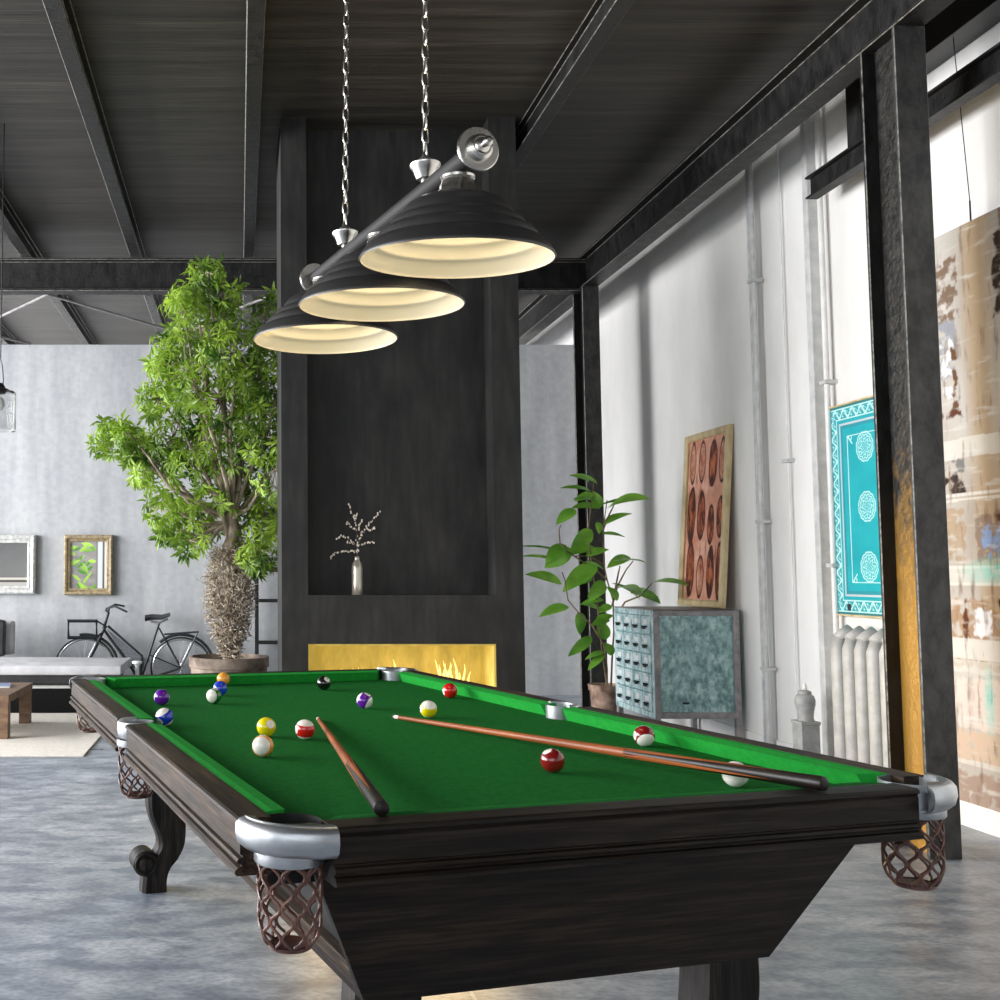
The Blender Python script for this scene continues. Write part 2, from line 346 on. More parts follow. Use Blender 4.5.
# vase with blossom twig in the niche
vb=Vector((.772,7.0,1.133))
v=empty('bottle_vase',vb,0,'slim silvery grey bottle vase on the ledge above the fire','vase')
MB().lathe([(.034,0),(.037,.006),(.036,.06),(.036,.17),(.033,.2),(.02,.222),(.017,.24),(.02,.248),(.015,.25),(.013,.2)],n=28).build('vase_body',M['vase'],v,smooth=True)
tw=empty('blossom_branch',vb+Vector((0,0,.03)),0,'bare twig with tiny white buds standing in the bottle vase','branch')
def bpt(x,y): 
    p=W(x,y,7.0)-vb-Vector((0,0,.03));return p
t_=MB();bd=MB()
br=[[(357.5,575),(358,556),(357,540),(356,522),(352,512),(349.5,503)],[(357,548),(362,534),(368,525),(374,518),(380,511)],[(357,552),(350,551),(342,551),(334,554),(330,559)],[(356,546),(348,538),(341,535),(336,540)],[(356,530),(349,525),(346,522)],[(358,546),(366,543),(375,542)],[(366,528),(370,530),(376,527)],[(355,520),(358,512)],[(353,543),(346,541)],[(361,536),(359,526),(362,519)]]
random.seed(5)
for b_ in br:
    pts=[bpt(*p)+Vector((0,random.uniform(-.015,.015) if i else 0,0)) for i,p in enumerate(b_)]
    n=len(pts);t_.tube(pts,[.0035*(1-.6*i/n) for i in range(n)],6)
    for i in range(n-1):
        for k in range(5):
            if b_[i][1]>556: continue
            q=pts[i].lerp(pts[i+1],(k+random.random())/5)+Vector([random.uniform(-.006,.006) for _ in range(3)])
            bd.sphere(q,.0052,1,1,1.4,8,6)
t_.build('twig',M['bark_red'],tw,smooth=True);bd.build('buds',M['bud'],tw,smooth=True)
# ---------------------------------------------------------------- billiard table
bt=empty('billiard_table',(TX,TY,0),PHI,'large dark oak billiard table covered in green baize','billiard table')
RT=.838-CZ  # rail height above the cloth
# bed with pocket cut outs
def bed_outline():
    P=[];e=.045;w,l=WT,LT
    def arc(cx,cy,r,a0,a1,n=12): return [(cx+r*math.cos(a0+(a1-a0)*k/n),cy+r*math.sin(a0+(a1-a0)*k/n)) for k in range(n+1)]
    pc=.028;r=.062;pm=.045
    # walk: near-left pocket -> near edge -> near-right -> right edge (mid pocket) -> far-right -> far edge -> far-left -> left edge
    def corner(cx,cy,a0,a1): return arc(cx,cy,r,a0,a1)
    P+=corner(-pc,-pc,PI*.62,-PI*.12)
    P+=corner(w+pc,-pc,PI*1.12,PI*.38)
    P+=arc(w+pm,l/2,.058,-PI*.5-.3+0, -PI*1.5+.3)
    P+=corner(w+pc,l+pc,-PI*.38,-PI*1.12)
    P+=corner(-pc,l+pc,PI*.12,-PI*.62)
    P+=arc(-pm,l/2,.058,PI*.5+.3-.6+.3-.3,-PI*.5+.3)
    return P
b=MB();bo=bed_outline()
b.prism([(x,y,CZ-.03) for x,y in bo],(0,0,.03))
bed=b.build('bed_cloth',M['cloth'],bt)
# cushions: profile nose (0,.037) under (.01,0) back (.052)
def cushion(p0,p1,inward,c0,c1,m='cushion'):
    """nose line p0->p1 in (u,v); inward = unit vector toward the field; c0,c1 = how far the back runs past/short of the nose end"""
    p0=Vector((*p0,0));p1=Vector((*p1,0));d=(p1-p0).normalized();o=-Vector((*inward,0))
    rings=[]
    for p,c in ((p0,c0),(p1,-c1)):
        rings.append([p+Vector((0,0,CZ+.037)),p+o*.004+Vector((0,0,CZ+.031)),p+o*.018-d*0+d*(-c*.3)+Vector((0,0,CZ)),p+o*.052-d*c+Vector((0,0,CZ)),p+o*.052-d*c+Vector((0,0,CZ+RT-.001)),p+o*.03-d*c*.55+Vector((0,0,CZ+.0415))])
    MB().loft(rings).build('cushion',M[m],bt)
w,l=WT,LT;cg=.075;mg=.068
cushion((cg,0),(w-cg,0),(0,1),.035,.035,'cloth')
cushion((cg,l),(w-cg,l),(0,-1),.035,.035)
for u,iv in ((0,(1,0)),(w,(-1,0))):
    cushion((u,cg),(u,l/2-mg),iv,.035,.015)
    cushion((u,l/2+mg),(u,l-cg),iv,.015,.035)
# rails: moulded profile (offset outward from nose, z)
RP=[(.05,.838),(.106,.838),(.111,.835),(.1125,.829),(.107,.826),(.1055,.823),(.108,.820),(.108,.776),(.1035,.773),(.1035,.770),(.111,.768),(.114,.7635),(.111,.759),(.1045,.757),(.1045,.754),(.112,.752),(.117,.747),(.117,.741),(.113,.738),(.05,.738)]
def rail(axis,off,sgn,a,b_,m):
    if axis=='v': r=[[Vector((off+sgn*o,t,z)) for o,z in RP] for t in (a,b_)]
    else: r=[[Vector((t,off+sgn*o,z)) for o,z in RP] for t in (a,b_)]
    MB().loft(r).build('rail',m,bt)
rail('u',0,-1,.03,w-.03,M['woodU']);rail('u',l,1,.03,w-.03,M['woodU'])
for off,sg in ((0,-1),(w,1)):
    rail('v',off,sg,.0,l/2-.072,M['woodV']);rail('v',off,sg,l/2+.072,l,M['woodV'])
# underframe
MB().box(.06,w-.08,.024,l-.024,.70,.765).box(.03,w-.03,-.04,l+.04,.742,.765).box(-.055,w+.055,.06,l/2-.09,.70,.765).box(-.055,w+.055,l/2+.09,l-.06,.70,.765).build('slate_frame',M['cabinet_black'],bt)
def panel(v,name='end_panel'):
    MB().prism([(.030,v,.74),(w-.045,v,.74),(1.01,v,.494),(.127,v,.494)],(0,.022 if v<1 else -.022,0)).build(name,M['woodU'],bt,bevel=.002)
panel(0.0);panel(l)
MB().prism([(.13,.04,.56),(.15,.04,.56),(.10,.04,.715),(.075,.04,.715)],(0,l-.08,0)).build('side_board',M['cabinet_black'],bt)
MB().prism([(1.0,.04,.56),(1.02,.04,.56),(1.2,.04,.715),(1.18,.04,.715)],(0,l-.08,0)).build('side_board',M['cabinet_black'],bt)
MB().prism([(.127,.022,.494),(.20,.022,.494),(.20,.022,.56),(.105,.022,.56)],(0,l-.044,0)).build('bottom_rail',M['woodV'],bt,bevel=.002)
MB().prism([(.93,.022,.494),(1.008,.022,.494),(1.06,.022,.56),(.93,.022,.56)],(0,l-.044,0)).build('bottom_rail',M['woodV'],bt,bevel=.002)
MB().box(.19,.95,.03,l-.03,.50,.515).build('bottom_board',M['cabinet_black'],bt)
# scroll legs: S profile in the u-z plane, outward = -s
def leg(u0,v0,s):
    # centre line from top to foot (outward offset, z, half width)
    cl=[(-.004,.515,.066),(.002,.44,.071),(.001,.35,.075),(-.008,.29,.072),(-.022,.22,.058),(-.02,.175,.053),(.005,.13,.055),(.035,.09,.053),(.045,.05,.05),(.047,0,.051)]
    N_=5;pts=[]
    def cr_(p0,p1,p2,p3,t): return [.5*((2*b2)+(-a2+c2)*t+(2*a2-5*b2+4*c2-d2)*t*t+(-a2+3*b2-3*c2+d2)*t**3) for a2,b2,c2,d2 in zip(p0,p1,p2,p3)]
    for i in range(len(cl)-1):
        p=[cl[max(i-1,0)],cl[i],cl[i+1],cl[min(i+2,len(cl)-1)]]
        for k in range(N_): pts.append(cr_(*p,k/N_))
    pts.append(cl[-1])
    rings=[]
    for o,z,hw in pts:
        ht=.050 if z>.12 else .048
        a,b2=o-hw,o+hw
        # rounded outer face
        sec=[(a,-ht),(b2-.018,-ht),(b2-.005,-ht*.72),(b2,0),(b2-.005,ht*.72),(b2-.018,ht),(a,ht)]
        rings.append([Vector((u0+s*x,v0+y,z)) for x,y in sec])
    L_=MB().loft(rings).build('leg',M['woodZ'],bt,smooth=True,ang=math.radians(30))
    # volute at the outer bottom
    cu,cz=u0+s*.082,.118
    vol=MB();vol.tube([(cu,v0-.056,cz),(cu,v0+.056,cz)],.050,28)
    vo=vol.build('volute',M['woodZ'],L_,smooth=True,bevel=.004)
    for sg in (-1,1):
        vr=MB();ring=[(cu+.040*math.cos(2*PI*k/28),v0+sg*.057,cz+.040*math.sin(2*PI*k/28)) for k in range(28)]
        vr.tube(ring,.006,8,closed=True)
        vr.sphere((cu,v0+sg*.056,cz),.03,1,.5,1,20,10)
        vr.build('volute_boss',M['woodZ'],L_,smooth=True)
leg(.255,.235,-1);leg(.255,2.47,-1);leg(1.085,.235,1);leg(1.085,2.47,1)
# pocket irons
def net(parent,cu,cv):
    top,bot=.775,.620;n=16
    mb=MB()
    def rad(t): # t 0 top..1 bottom
        r=.057-.003*t
        if t>.72: r=.0548*math.sqrt(max(0,1-((t-.72)/.285)**2*.62))
        return r
    K=44;A=PI/n
    for i in range(n):
        pts=[]
        for k in range(K+1):
            t=k/K;z=top+(bot-top)*t
            wv=math.sin(PI*(.5+6.0*t))
            wv=math.copysign(abs(wv)**.8,wv)
            th=2*PI*i/n+(1 if i%2 else -1)*A*.86*wv
            r=rad(t)
            pts.append((cu+r*math.cos(th),cv+r*math.sin(th),z))
        mb.tube(pts,.0030,6)
    ring=lambda r,z:[(cu+r*math.cos(2*PI*k/32),cv+r*math.sin(2*PI*k/32),z) for k in range(32)]
    mb.tube(ring(rad(0),top),.004,6,closed=True);mb.tube(ring(rad(1),bot+.001),.005,6,closed=True)
    mb.lathe([(0.001,bot-.002),(rad(1)-.002,bot-.001),(rad(1)-.002,bot+.004),(.001,bot+.003)],(cu,cv,0),24,cap=False)
    mb.build('pocket_net',M['net'],parent,smooth=True)
    MB().lathe([(.062,.766),(.064,.769),(.064,.786),(.056,.786),(.056,.766)],(cu,cv,0),32).build('collar',M['iron'],parent,smooth=True)
def corner_iron(cx,cy,sx,sy):
    """band casting around a corner of the field; sx,sy point outward"""
    ncx,ncy=cx+sx*(.024 if (sx<0 or sy>0) else .038),cy+sy*.026
    ocx,ocy=cx-sx*(.03 if sx<0 else .018),cy-sy*.0
    K=28
    def ring(k):
        t=k/K;a=PI/2*t;e=.30
        ai=-e+(PI/2+2*e)*t
        inn=Vector((ncx+sx*.060*math.cos(ai),ncy+sy*.060*math.sin(ai),0))
        out=Vector((ocx+sx*.142*math.cos(a),ocy+sy*.130*math.sin(a),0))
        n_=Vector((sx*math.cos(a),sy*math.sin(a),0))
        return inn,out,n_
    rings=[];tops=[]
    for k in range(K+1):
        i_,o_,n_=ring(k)
        Z=lambda p,z:Vector((p.x,p.y,z))
        rings.append([Z(i_,.8405),Z(o_-n_*.010,.8425),Z(o_-n_*.002,.840),Z(o_+n_*.004,.832),Z(o_+n_*.0055,.815),Z(o_+n_*.001,.799),Z(o_-n_*.010,.789),Z(o_-n_*.03,.784),Z(i_,.784)])
        tops.append([Z(i_,.83),Z(i_,.8435),Z(o_-n_*.013,.8445),Z(o_-n_*.013,.83)])
    irn=MB().loft(rings).build('pocket_iron',M['iron'],bt,smooth=True,ang=math.radians(50))
    MB().loft(tops).build('iron_top',M['iron_top'],irn)
    MB().lathe([(.0575,.836),(.0595,.836),(.0595,.786),(.0575,.786)],(ncx,ncy,0),32,cap=False).build('liner',M['black' if (sx<0 and sy<0) else 'iron'],irn,smooth=True)
    net(irn,ncx,ncy)
corner_iron(0,0,-1,-1);corner_iron(w,0,1,-1);corner_iron(w,l,1,1);corner_iron(0,l,-1,1)
def middle_iron(cu,s):
    cv=l/2+(.015 if s>0 else 0)
    r0,r1=.046,.062
    prof=[(r0,.8405),(r1-.004,.8425),(r1+.003,.838),(r1+.004,.815),(r1,.792),(r1-.01,.785),(r0,.785)]
    rings=[];K=22
    for k in range(K+1):
        a=-PI/2+PI*k/K
        rings.append([Vector((cu+s*r*math.cos(a)*.95,cv+r*math.sin(a),z)) for r,z in prof])
    d=Vector((s*-.004,0,0));rings=[[v+d for v in rings[0]]]+rings+[[v+d for v in rings[-1]]]
    irn=MB().loft(rings).build('pocket_iron',M['iron'],bt,smooth=True,ang=math.radians(50))
    MB().lathe([(.0435,.836),(.0455,.836),(.0455,.786),(.0435,.786)],(cu,cv,0),32,cap=False).build('liner',M['iron'],irn,smooth=True)
    net(irn,cu,cv)
middle_iron(-.060,-1);middle_iron(w+.042,1)
# ---------------------------------------------------------------- balls
def ballmat(name,c,stripe):
    m=bpy.data.materials.new(name);m.use_nodes=True;N=m.node_tree.nodes;L=m.node_tree.links;b=N['Principled BSDF']
    b.inputs['Roughness'].default_value=.12;b.inputs['Coat Weight'].default_value=.5;b.inputs['Coat Roughness'].default_value=.03
    tc=N.new('ShaderNodeTexCoord');sp=N.new('ShaderNodeSeparateXYZ');L.new(tc.outputs['Object'],sp.inputs[0])
    wh=(*S(236,232,222),1)
    def math_(op,a,bv):
        n=N.new('ShaderNodeMath');n.operation=op
        if isinstance(a,(int,float)): n.inputs[0].default_value=a
        else: L.new(a,n.inputs[0])
        if bv is not None:
            if isinstance(bv,(int,float)): n.inputs[1].default_value=bv
            else: L.new(bv,n.inputs[1])
        return n.outputs[0]
    ax=math_('ABSOLUTE',sp.outputs['X'],None);spot=math_('GREATER_THAN',ax,.0286*.90)
    if stripe=='cue': b.inputs['Base Color'].default_value=wh;return m
    if stripe:
        az=math_('ABSOLUTE',sp.outputs['Z'],None);cap=math_('GREATER_THAN',az,.0286*.56);spot=math_('MAXIMUM',spot,cap)
    mx=N.new('ShaderNodeMix');mx.data_type='RGBA';mx.inputs[6].default_value=(*c,1);mx.inputs[7].default_value=wh
    L.new(spot,mx.inputs[0]);L.new(mx.outputs[2],b.inputs['Base Color'])
    return m
R_=.02858
def T(u,v,z): 
    c_,s_=math.cos(PHI),math.sin(PHI);return Vector((TX+u*c_-v*s_,TY+u*s_+v*c_,z))
M['ink']=mat('ball_ink',S(20,20,20),rough=.3)
def textmesh(txt,size,name,m,parent,Mx):
    cu=bpy.data.curves.new(name,'FONT');cu.body=txt;cu.size=size;cu.align_x='CENTER';cu.align_y='CENTER'
    o=bpy.data.objects.new(name+'_tmp',cu);col.objects.link(o)
    dg=bpy.context.evaluated_depsgraph_get();dg.update()
    me=bpy.data.meshes.new_from_object(o.evaluated_get(dg));bpy.data.objects.remove(o)
    me.transform(Mx);me.materials.clear();me.materials.append(m)
    q=bpy.data.objects.new(name,me);col.objects.link(q);q.parent=parent
    return q
def ball(num,color,stripe,u,v,toward,label,up=None):
    """toward: world direction of the local +X axis (number spot); for stripes local Z is the cap axis 'up'"""
    m=ballmat('ball_%s'%num,color,stripe)
    mb=MB();bmesh.ops.create_icosphere(mb.bm,subdivisions=5,radius=R_)
    o=mb.build('billiard_ball',m,smooth=True,ang=3)
    o.location=T(u,v,CZ+R_+.0003)
    x=Vector(toward).normalized();z=Vector(up or (0,0,1));z=(z-x*z.dot(x)).normalized();y=z.cross(x)
    if stripe and up:
        z=Vector(up).normalized();x=(x-z*x.dot(z)).normalized();y=z.cross(x)
    o.rotation_euler=Matrix((x,y,z)).transposed().to_euler()
    tag(o,label,'ball','billiard balls on the green cloth')
    if stripe!='cue':
        for sg in (1,-1):
            Mx=Matrix.Translation((sg*(R_+.0001),0,0))@Matrix.Rotation(0 if sg>0 else PI,4,'Z')@Matrix.Rotation(PI/2,4,'Y')@Matrix.Rotation(PI/2,4,'Z')
            q=textmesh(str(num),.0125,'number',M['ink'],o,Mx)
            for vv in q.data.vertices:   # wrap the digits round the ball
                c_=vv.co;vv.co=c_.normalized()*(R_+.00025)
    return o
YE=S(222,206,20);BL=S(28,62,190);RE=S(196,24,22);PU=S(92,20,150);OR=S(232,160,66);GR=S(20,104,44);MA=S(128,22,24);BK=S(14,14,15)
ball(4,PU,0,.146,1.98,(1,.1,0),'solid purple ball on the left side of the cloth')
ball(10,BL,1,.050,1.455,(.8,.9,.1),'blue and white striped ball against the left cushion',up=(-.45,-.25,.85))
ball(5,OR,0,.530,2.566,(0,.5,1),'plain orange ball nearest the far cushion')
ball(2,BL,0,.426,2.216,(.2,.6,.6),'solid blue ball behind the green striped ball')
ball(14,GR,1,.34,1.973,(.3,0,1),'green ball showing a big white cap beside the blue ball',up=(-.55,-.8,.05))
ball(8,BK,0,.884,2.294,(.45,-.6,.65),'black eight ball near the far cushion')
ball(12,PU,1,.817,1.69,(-.5,.2,.8),'purple and white striped ball right of the black ball',up=(.75,-.35,-.45))
ball(1,YE,0,.294,1.162,(.45,-.8,.42),'plain yellow ball behind the orange striped ball')
ball(13,OR,1,.186,.837,(0,.3,1),'orange ball showing a big white cap, left of centre',up=(-.3,-.92,.15))
ball(11,RE,1,.387,1.086,(1,.25,0),'red ball with white top and bottom beside the cue tip',up=(.05,-.15,1))
ball(9,YE,1,.931,1.413,(1,.15,0),'yellow and white ball just beyond the long cue',up=(.1,-.45,.85))
ball(3,RE,0,1.253,1.9,(1,.1,.2),'bright red ball near the right cushion at the far end')
ball(7,MA,0,.794,.444,(-.5,-.1,.86),'dark red ball in front of the long cue')
ball(15,MA,1,1.251,.719,(1,0,0),'dark red and white ball by the near right cushion',up=(.05,.8,.62))
ball('cue',S(240,238,230),'cue',1.093,.18,(0,0,1),'plain white cue ball behind the cue butt')
def cue(a,b,label):
    """a tip, b butt (world points)"""
    L_=(b-a).length
    r=empty('cue_stick',a,0,label,'cue stick')
    q=(b-a).to_track_quat('Z','Y');r.rotation_mode='QUATERNION';r.rotation_quaternion=q
    MB().lathe([(.004,0),(.0058,.002),(.006,.012)],n=16).build('tip',M['bark_red'],r,smooth=True)
    MB().lathe([(.006,.012),(.0062,.036)],n=16).build('ferrule',M['ivory'],r,smooth=True)
    rr=lambda z:.0062+(.0148-.0062)*(z/L_)
    MB().lathe([(rr(z),z) for z in (.036,.3,.6,L_*.66)],n=20).build('shaft',M['cue_wood'],r,smooth=True)
    # butt: black with maple points
    MB().lathe([(rr(z)+.0001,z) for z in (L_*.66,L_*.8,L_-.03)],n=20).build('butt',M['cue_black'],r,smooth=True)
    for k in range(4):
        a_=k*PI/2+.4;pts=[]
        mb=MB()
        z0,z1=L_*.66,L_*.93
        v_=[]
        def p(z,da): rr_=rr(z)+.0005;return (rr_*math.cos(a_+da),rr_*math.sin(a_+da),z)
        for j in range(10):
            t0,t1=j/10,(j+1)/10;za,zb=z0+(z1-z0)*t0,z0+(z1-z0)*t1;wa,wb=.62*(1-t0),.62*(1-t1)+.001
            for s0,s1 in ((-1,0),(0,1)): mb.poly([p(za,wa*s0),p(za,wa*s1),p(zb,wb*s1),p(zb,wb*s0)])
        mb.build('inlay_point',M['cue_wood'],r,smooth=True)
    MB().lathe([(rr(L_),L_-.03),(rr(L_)+.0004,L_-.012),(rr(L_)-.001,L_-.003),(.008,L_)],n=20).build('bumper',M['cue_black'],r,smooth=True)
cue(T(.558,1.455,CZ+.0065),T(.136,-.066,.8545),'shorter looking cue lying left, its black butt over the near rail')
cue(T(.813,1.433,CZ+.0065),T(1.077,-.092,.8545),'long cue lying to the right with its butt beside the cue ball')
# ---------------------------------------------------------------- pool table light
LX,LY,LZ=.459,3.37,2.131
pl=empty('billiard_light',(LX,LY,LZ),PHI,'hanging billiard light with three black ribbed shades on one bar','pendant light')
BZ=.262;SP=.532
MB().tube([(0,-.64,BZ),(0,.64,BZ)],.0255,24).build('bar',mat('bar_paint',S(36,35,35),rough=.65,spec=.3),pl,smooth=True)
shp=[(.265,0),(.2665,.004),(.262,.012),(.252,.028),(.243,.039),(.232,.047),(.2215,.0485),(.2195,.054),(.217,.066),(.208,.077),(.196,.083),(.1875,.0845),(.1855,.090),(.183,.099),(.176,.108),(.166,.113),(.158,.1145),(.156,.121),(.150,.134),(.136,.150),(.113,.164),(.086,.174),(.055,.179)]
for i in range(3):
    v0=(i-1)*SP
    prof=shp+[(r-.004,z-.004) for r,z in shp[::-1][:-3]]+[(.258,.004)]
    n=56
    sh=MB().lathe(shp,(0,v0,0),n,cap=False).build('shade',M['black_matte'],pl,smooth=True,ang=3)
    inn=[(max(r-.003,.03),z-.002 if z>.005 else z+.001) for r,z in shp]
    MB().lathe(inn,(0,v0,0),n,cap=False).build('shade_lining',M['cream'],sh,smooth=True,ang=3)
    MB().lathe([(.061,.174),(.0625,.180),(.060,.184),(.052,.190),(.046,.208),(.043,.219),(.047,.223),(.047,.230),(.03,.233),(.014,.236),(.012,.262)],(0,v0,0),32).build('shade_neck',M['chrome'],sh,smooth=True)
    bb=MB().sphere((0,v0,.118),.028,1,1,1.15).build('bulb',mat('bulb_glow_%d'%i,S(255,244,220),emit=(1,.86,.6),es=2.5),sh,smooth=True)
    ld=bpy.data.lights.new('bulb_light','POINT');ld.energy=1.35;ld.color=(1,.86,.64);ld.shadow_soft_size=.035
    tl=(.085,.045,.01)[i];sh.rotation_euler=(tl,0,0);sh.location=Vector((0,v0,BZ))-Matrix.Rotation(tl,3,'X')@Vector((0,v0,BZ))
    lo=bpy.data.objects.new('bulb_light',ld);col.objects.link(lo);lo.parent=pl;lo.location=(0,v0,.07)
for sg in (-1,1):
    Mx=Matrix.Rotation(PI/2*(1 if sg<0 else -1),4,'X')
    MB().lathe([(0,0),(.057,0),(.060,.003),(.060,.008),(.057,.0105),(.037,.0105),(.036,.013),(.034,.024),(.026,.030),(.022,.030),(.020,.036),(.010,.040),(.009,.052),(.013,.055),(.013,.063),(.006,.067),(0,.067)],(0,sg*.64,BZ),36,Mx).build('end_cap',M['chrome'],pl,smooth=True,ang=math.radians(28))
    fn=MB().lathe([(.006,.015),(.014,.02),(.012,.03),(.026,.034),(.036,.062),(.045,.072),(.0455,.078),(.036,.082),(.022,.084),(.020,.094),(.010,.100),(.008,.112),(.004,.116)],(0,sg*.325,BZ),32).build('finial',M['chrome'],pl,smooth=True)
    ch=MB();z=BZ+.125;top=CEIL-.02-LZ;k=0
    while z<top:
        pts=[]
        for j in range(14):
            a=2*PI*j/14;dx=.0085*math.cos(a);dz=.021*math.sin(a)
            # stadium link
            dz=math.copysign(abs(math.sin(a))**.75,math.sin(a))*.0245;dx=math.copysign(abs(math.cos(a))**.6,math.cos(a))*.0088
            pts.append(((dx if k%2 else 0)+.024*(z-BZ)/(top-BZ),sg*.325+(0 if k%2 else dx),z+dz))
        ch.tube(pts,.0033,6,closed=True);z+=.043;k+=1
    ch.build('chain',M['chrome'],pl,smooth=True)
    MB().lathe([(.05,CEIL-LZ-.03),(.055,CEIL-LZ-.004),(.055,CEIL-LZ)],(0,sg*.325,0),24).build('ceiling_cup',M['chrome'],pl,smooth=True)
# ---------------------------------------------------------------- painted panels (grid with per-vertex colour)
def painted(name,w_,h_,nx,ny,fn,m,parent):
    """local plane x in 0..w, z in 0..h facing -Y"""
    me=bpy.data.meshes.new(name);vs=[];fs=[];cs=[]
    for j in range(ny+1):
        for i in range(nx+1): vs.append((w_*i/nx,0,h_*j/ny));cs.append(fn(i/nx,j/ny))
    for j in range(ny):
        for i in range(nx):
            a=j*(nx+1)+i;fs.append((a,a+1,a+nx+2,a+nx+1))
    me.from_pydata(vs,[],fs);at=me.color_attributes.new('Col','FLOAT_COLOR','POINT')
    for i,c_ in enumerate(cs): at.data[i].color=(*c_,1)
    me.materials.append(m);o=bpy.data.objects.new(name,me);col.objects.link(o);o.parent=parent
    return o
def mixc(a,b_,t): t=max(0,min(1,t));return tuple(x*(1-t)+y*t for x,y in zip(a,b_))
def nz(x,y,s=1): return noise.fractal(Vector((x,y,s)),1,2,5)*.5+.5
def frame_mesh(w_,h_,fw,d,prof=None):
    """mitred picture frame around 0..w,0..h, width fw outward, depth d toward -Y"""
    mb=MB();pr=prof or [(0,0),(0,-d*.6),(fw*.25,-d),(fw*.85,-d),(fw,-d*.7),(fw,.012),(0,.012)]
    cs=[(0,0,-1,-1),(w_,0,1,-1),(w_,h_,1,1),(0,h_,-1,1)]
    rings=[[Vector((x+sx*o,y,z+sz*o)) for o,y in pr] for x,z,sx,sz in cs];rings.append(rings[0])
    mb.loft(rings,True,False);return mb
# picture leaning on the cabinet: bottom X=3.56, top X=3.67, Y 7.87 (near) -> 8.65
def burl(u,v):
    base=mixc(S(206,132,104),S(238,186,162),nz(u*3,v*9,3)*1.2-.1)
    base=mixc(base,S(150,66,44),max(0,nz(u*14,v*5,9)-.62)*3)
    ov=[(.12,.86,.075,.13),(.37,.86,.085,.125),(.66,.835,.10,.135),(.90,.84,.08,.13),(.13,.53,.105,.17),(.40,.52,.10,.145),(.66,.46,.08,.115),(.90,.50,.085,.12),(.16,.19,.10,.16),(.43,.14,.09,.12),(.70,.17,.09,.15),(.92,.17,.08,.17)]
    for k,(cx,cy,rx,ry) in enumerate(ov):
        wb=.06*(nz(u*6,v*6,k)-.5)
        d=math.hypot((u-cx)/rx,(v-cy)/ry)+wb*3
        if d<1.12:
            dark=k in (2,4,5,6,7,8,10,11)
            inner=mixc(S(244,190,156),S(168,66,34),nz(u*12+k,v*12,k+2)*1.3-.2) if not dark else mixc(S(220,124,78),S(52,12,8),nz(u*14+k,v*9,k)*2.6-.7)
            ringv=.5+.5*math.sin(d*22+nz(u*8,v*8,k)*5)
            inner=mixc(inner,S(110,38,24),ringv*.45)
            if k==4 and v<cy: inner=mixc(inner,S(40,10,8),(cy-v)/ry)
            if d>.9: inner=S(78,22,16) if d<1.06 else mixc(S(78,22,16),base,(d-1.06)/.06)
            base=inner
    return base
fw_=.055
pw,ph=.78-2*fw_,1.37-2*fw_
pic=empty('framed_picture',(3.565,8.65,1.0145),0,'tall picture of reddish wood ovals in a pale gilt frame leaning above the cabinet','picture')
tilt=math.atan2(.10,1.37)
# local x runs toward the camera (world -Y), face looks to -X
Rm=Matrix(((0,1,0),(-1,0,0),(0,0,1))).to_4x4()  # local x->-Y , local y->+X
pic.rotation_euler=(Matrix.Rotation(tilt,4,'Y')@Rm).to_euler()
o_=painted('picture_print',pw,ph,110,190,burl,M['paint_v'],pic);o_.location=(fw_,-.004,fw_)
o_=frame_mesh(pw,ph,fw_,.03).build('frame',M['gilt'],pic,bevel=.002);o_.location=(fw_,0,fw_)
# turquoise ornamental panel on the right wall
def turq(u,v,W_=.86,H_=1.25):
    x,y=u*W_,v*H_;bg=mixc(S(20,158,170),S(34,172,182),nz(u*6,v*9,1));ln=S(190,232,230);pale=S(110,200,204)
    e=min(x,W_-x,y,H_-y)
    c_=bg
    if e<.012: return S(40,120,130)
    if e<.085:
        t=(x+y)*1.0
        s1=math.sin(70*(x if (y<.085 or y>H_-.085) else y))
        q=(e-.048)/.03
        if abs(q-.75*s1)<.28 or (abs(q)>.95 and abs(q)<1.18) or abs(q+.6*math.sin(140*(x+y)))<.16: c_=ln
        else: c_=mixc(bg,S(60,120,130),.15)
    elif e<.105: c_=bg
    elif e<.118: c_=S(186,200,206)
    elif e<.140: c_=mixc(bg,S(56,124,140),.5)
    elif e<.185: c_=bg
    elif e<.192: c_=ln
    # corner flourishes
    for cx in (.19,W_-.19):
        for cy in (.19,H_-.19):
            dx,dy=abs(x-cx),abs(y-cy)
            if dx<.05 and dy<.05 and e>.192 and (abs(dx-dy)<.007 or abs(math.hypot(dx-.028,dy-.01)-.014)<.004): c_=ln
    for cx in (W_*.42,W_*.70+.06):
        for cy in (.28,.63,.98):
            dx,dy=(x-cx)/.085,(y-cy)/.088;d=math.hypot(dx,dy);a=math.atan2(dy,dx)
            if d<1.15:
                sc_=1+.07*abs(math.sin(6*a))
                if abs(d-sc_*.93)<.045 or abs(d-.78+.05*math.cos(12*a))<.035 or abs(d-.45-.10*math.cos(8*a))<.04 or (.5<d<.74 and abs(math.sin(8*a+d*9))<.28) or (d<.33 and abs(math.sin(4*a))<.3): c_=ln
                elif d<.9: c_=mixc(c_,pale,.3)
    if x<.16 and x>.12 and .02<y<.06: c_=S(40,48,60)
    return c_
pan=empty('decorative_panel',(3.64,6.53,1.03),0,'turquoise ornamental panel with lacy white medallions on the wall above the radiator','picture')
pan.rotation_euler=Rm.to_euler()
o_=painted('panel_print',.86,1.25,330,480,turq,M['paint_v'],pan)
frame_mesh(.86,1.25,.012,.018).build('frame',M['gilt'],pan)
MB().box(0,.86,.002,.03,0,1.25).build('backing',M['table_wood'],pan)
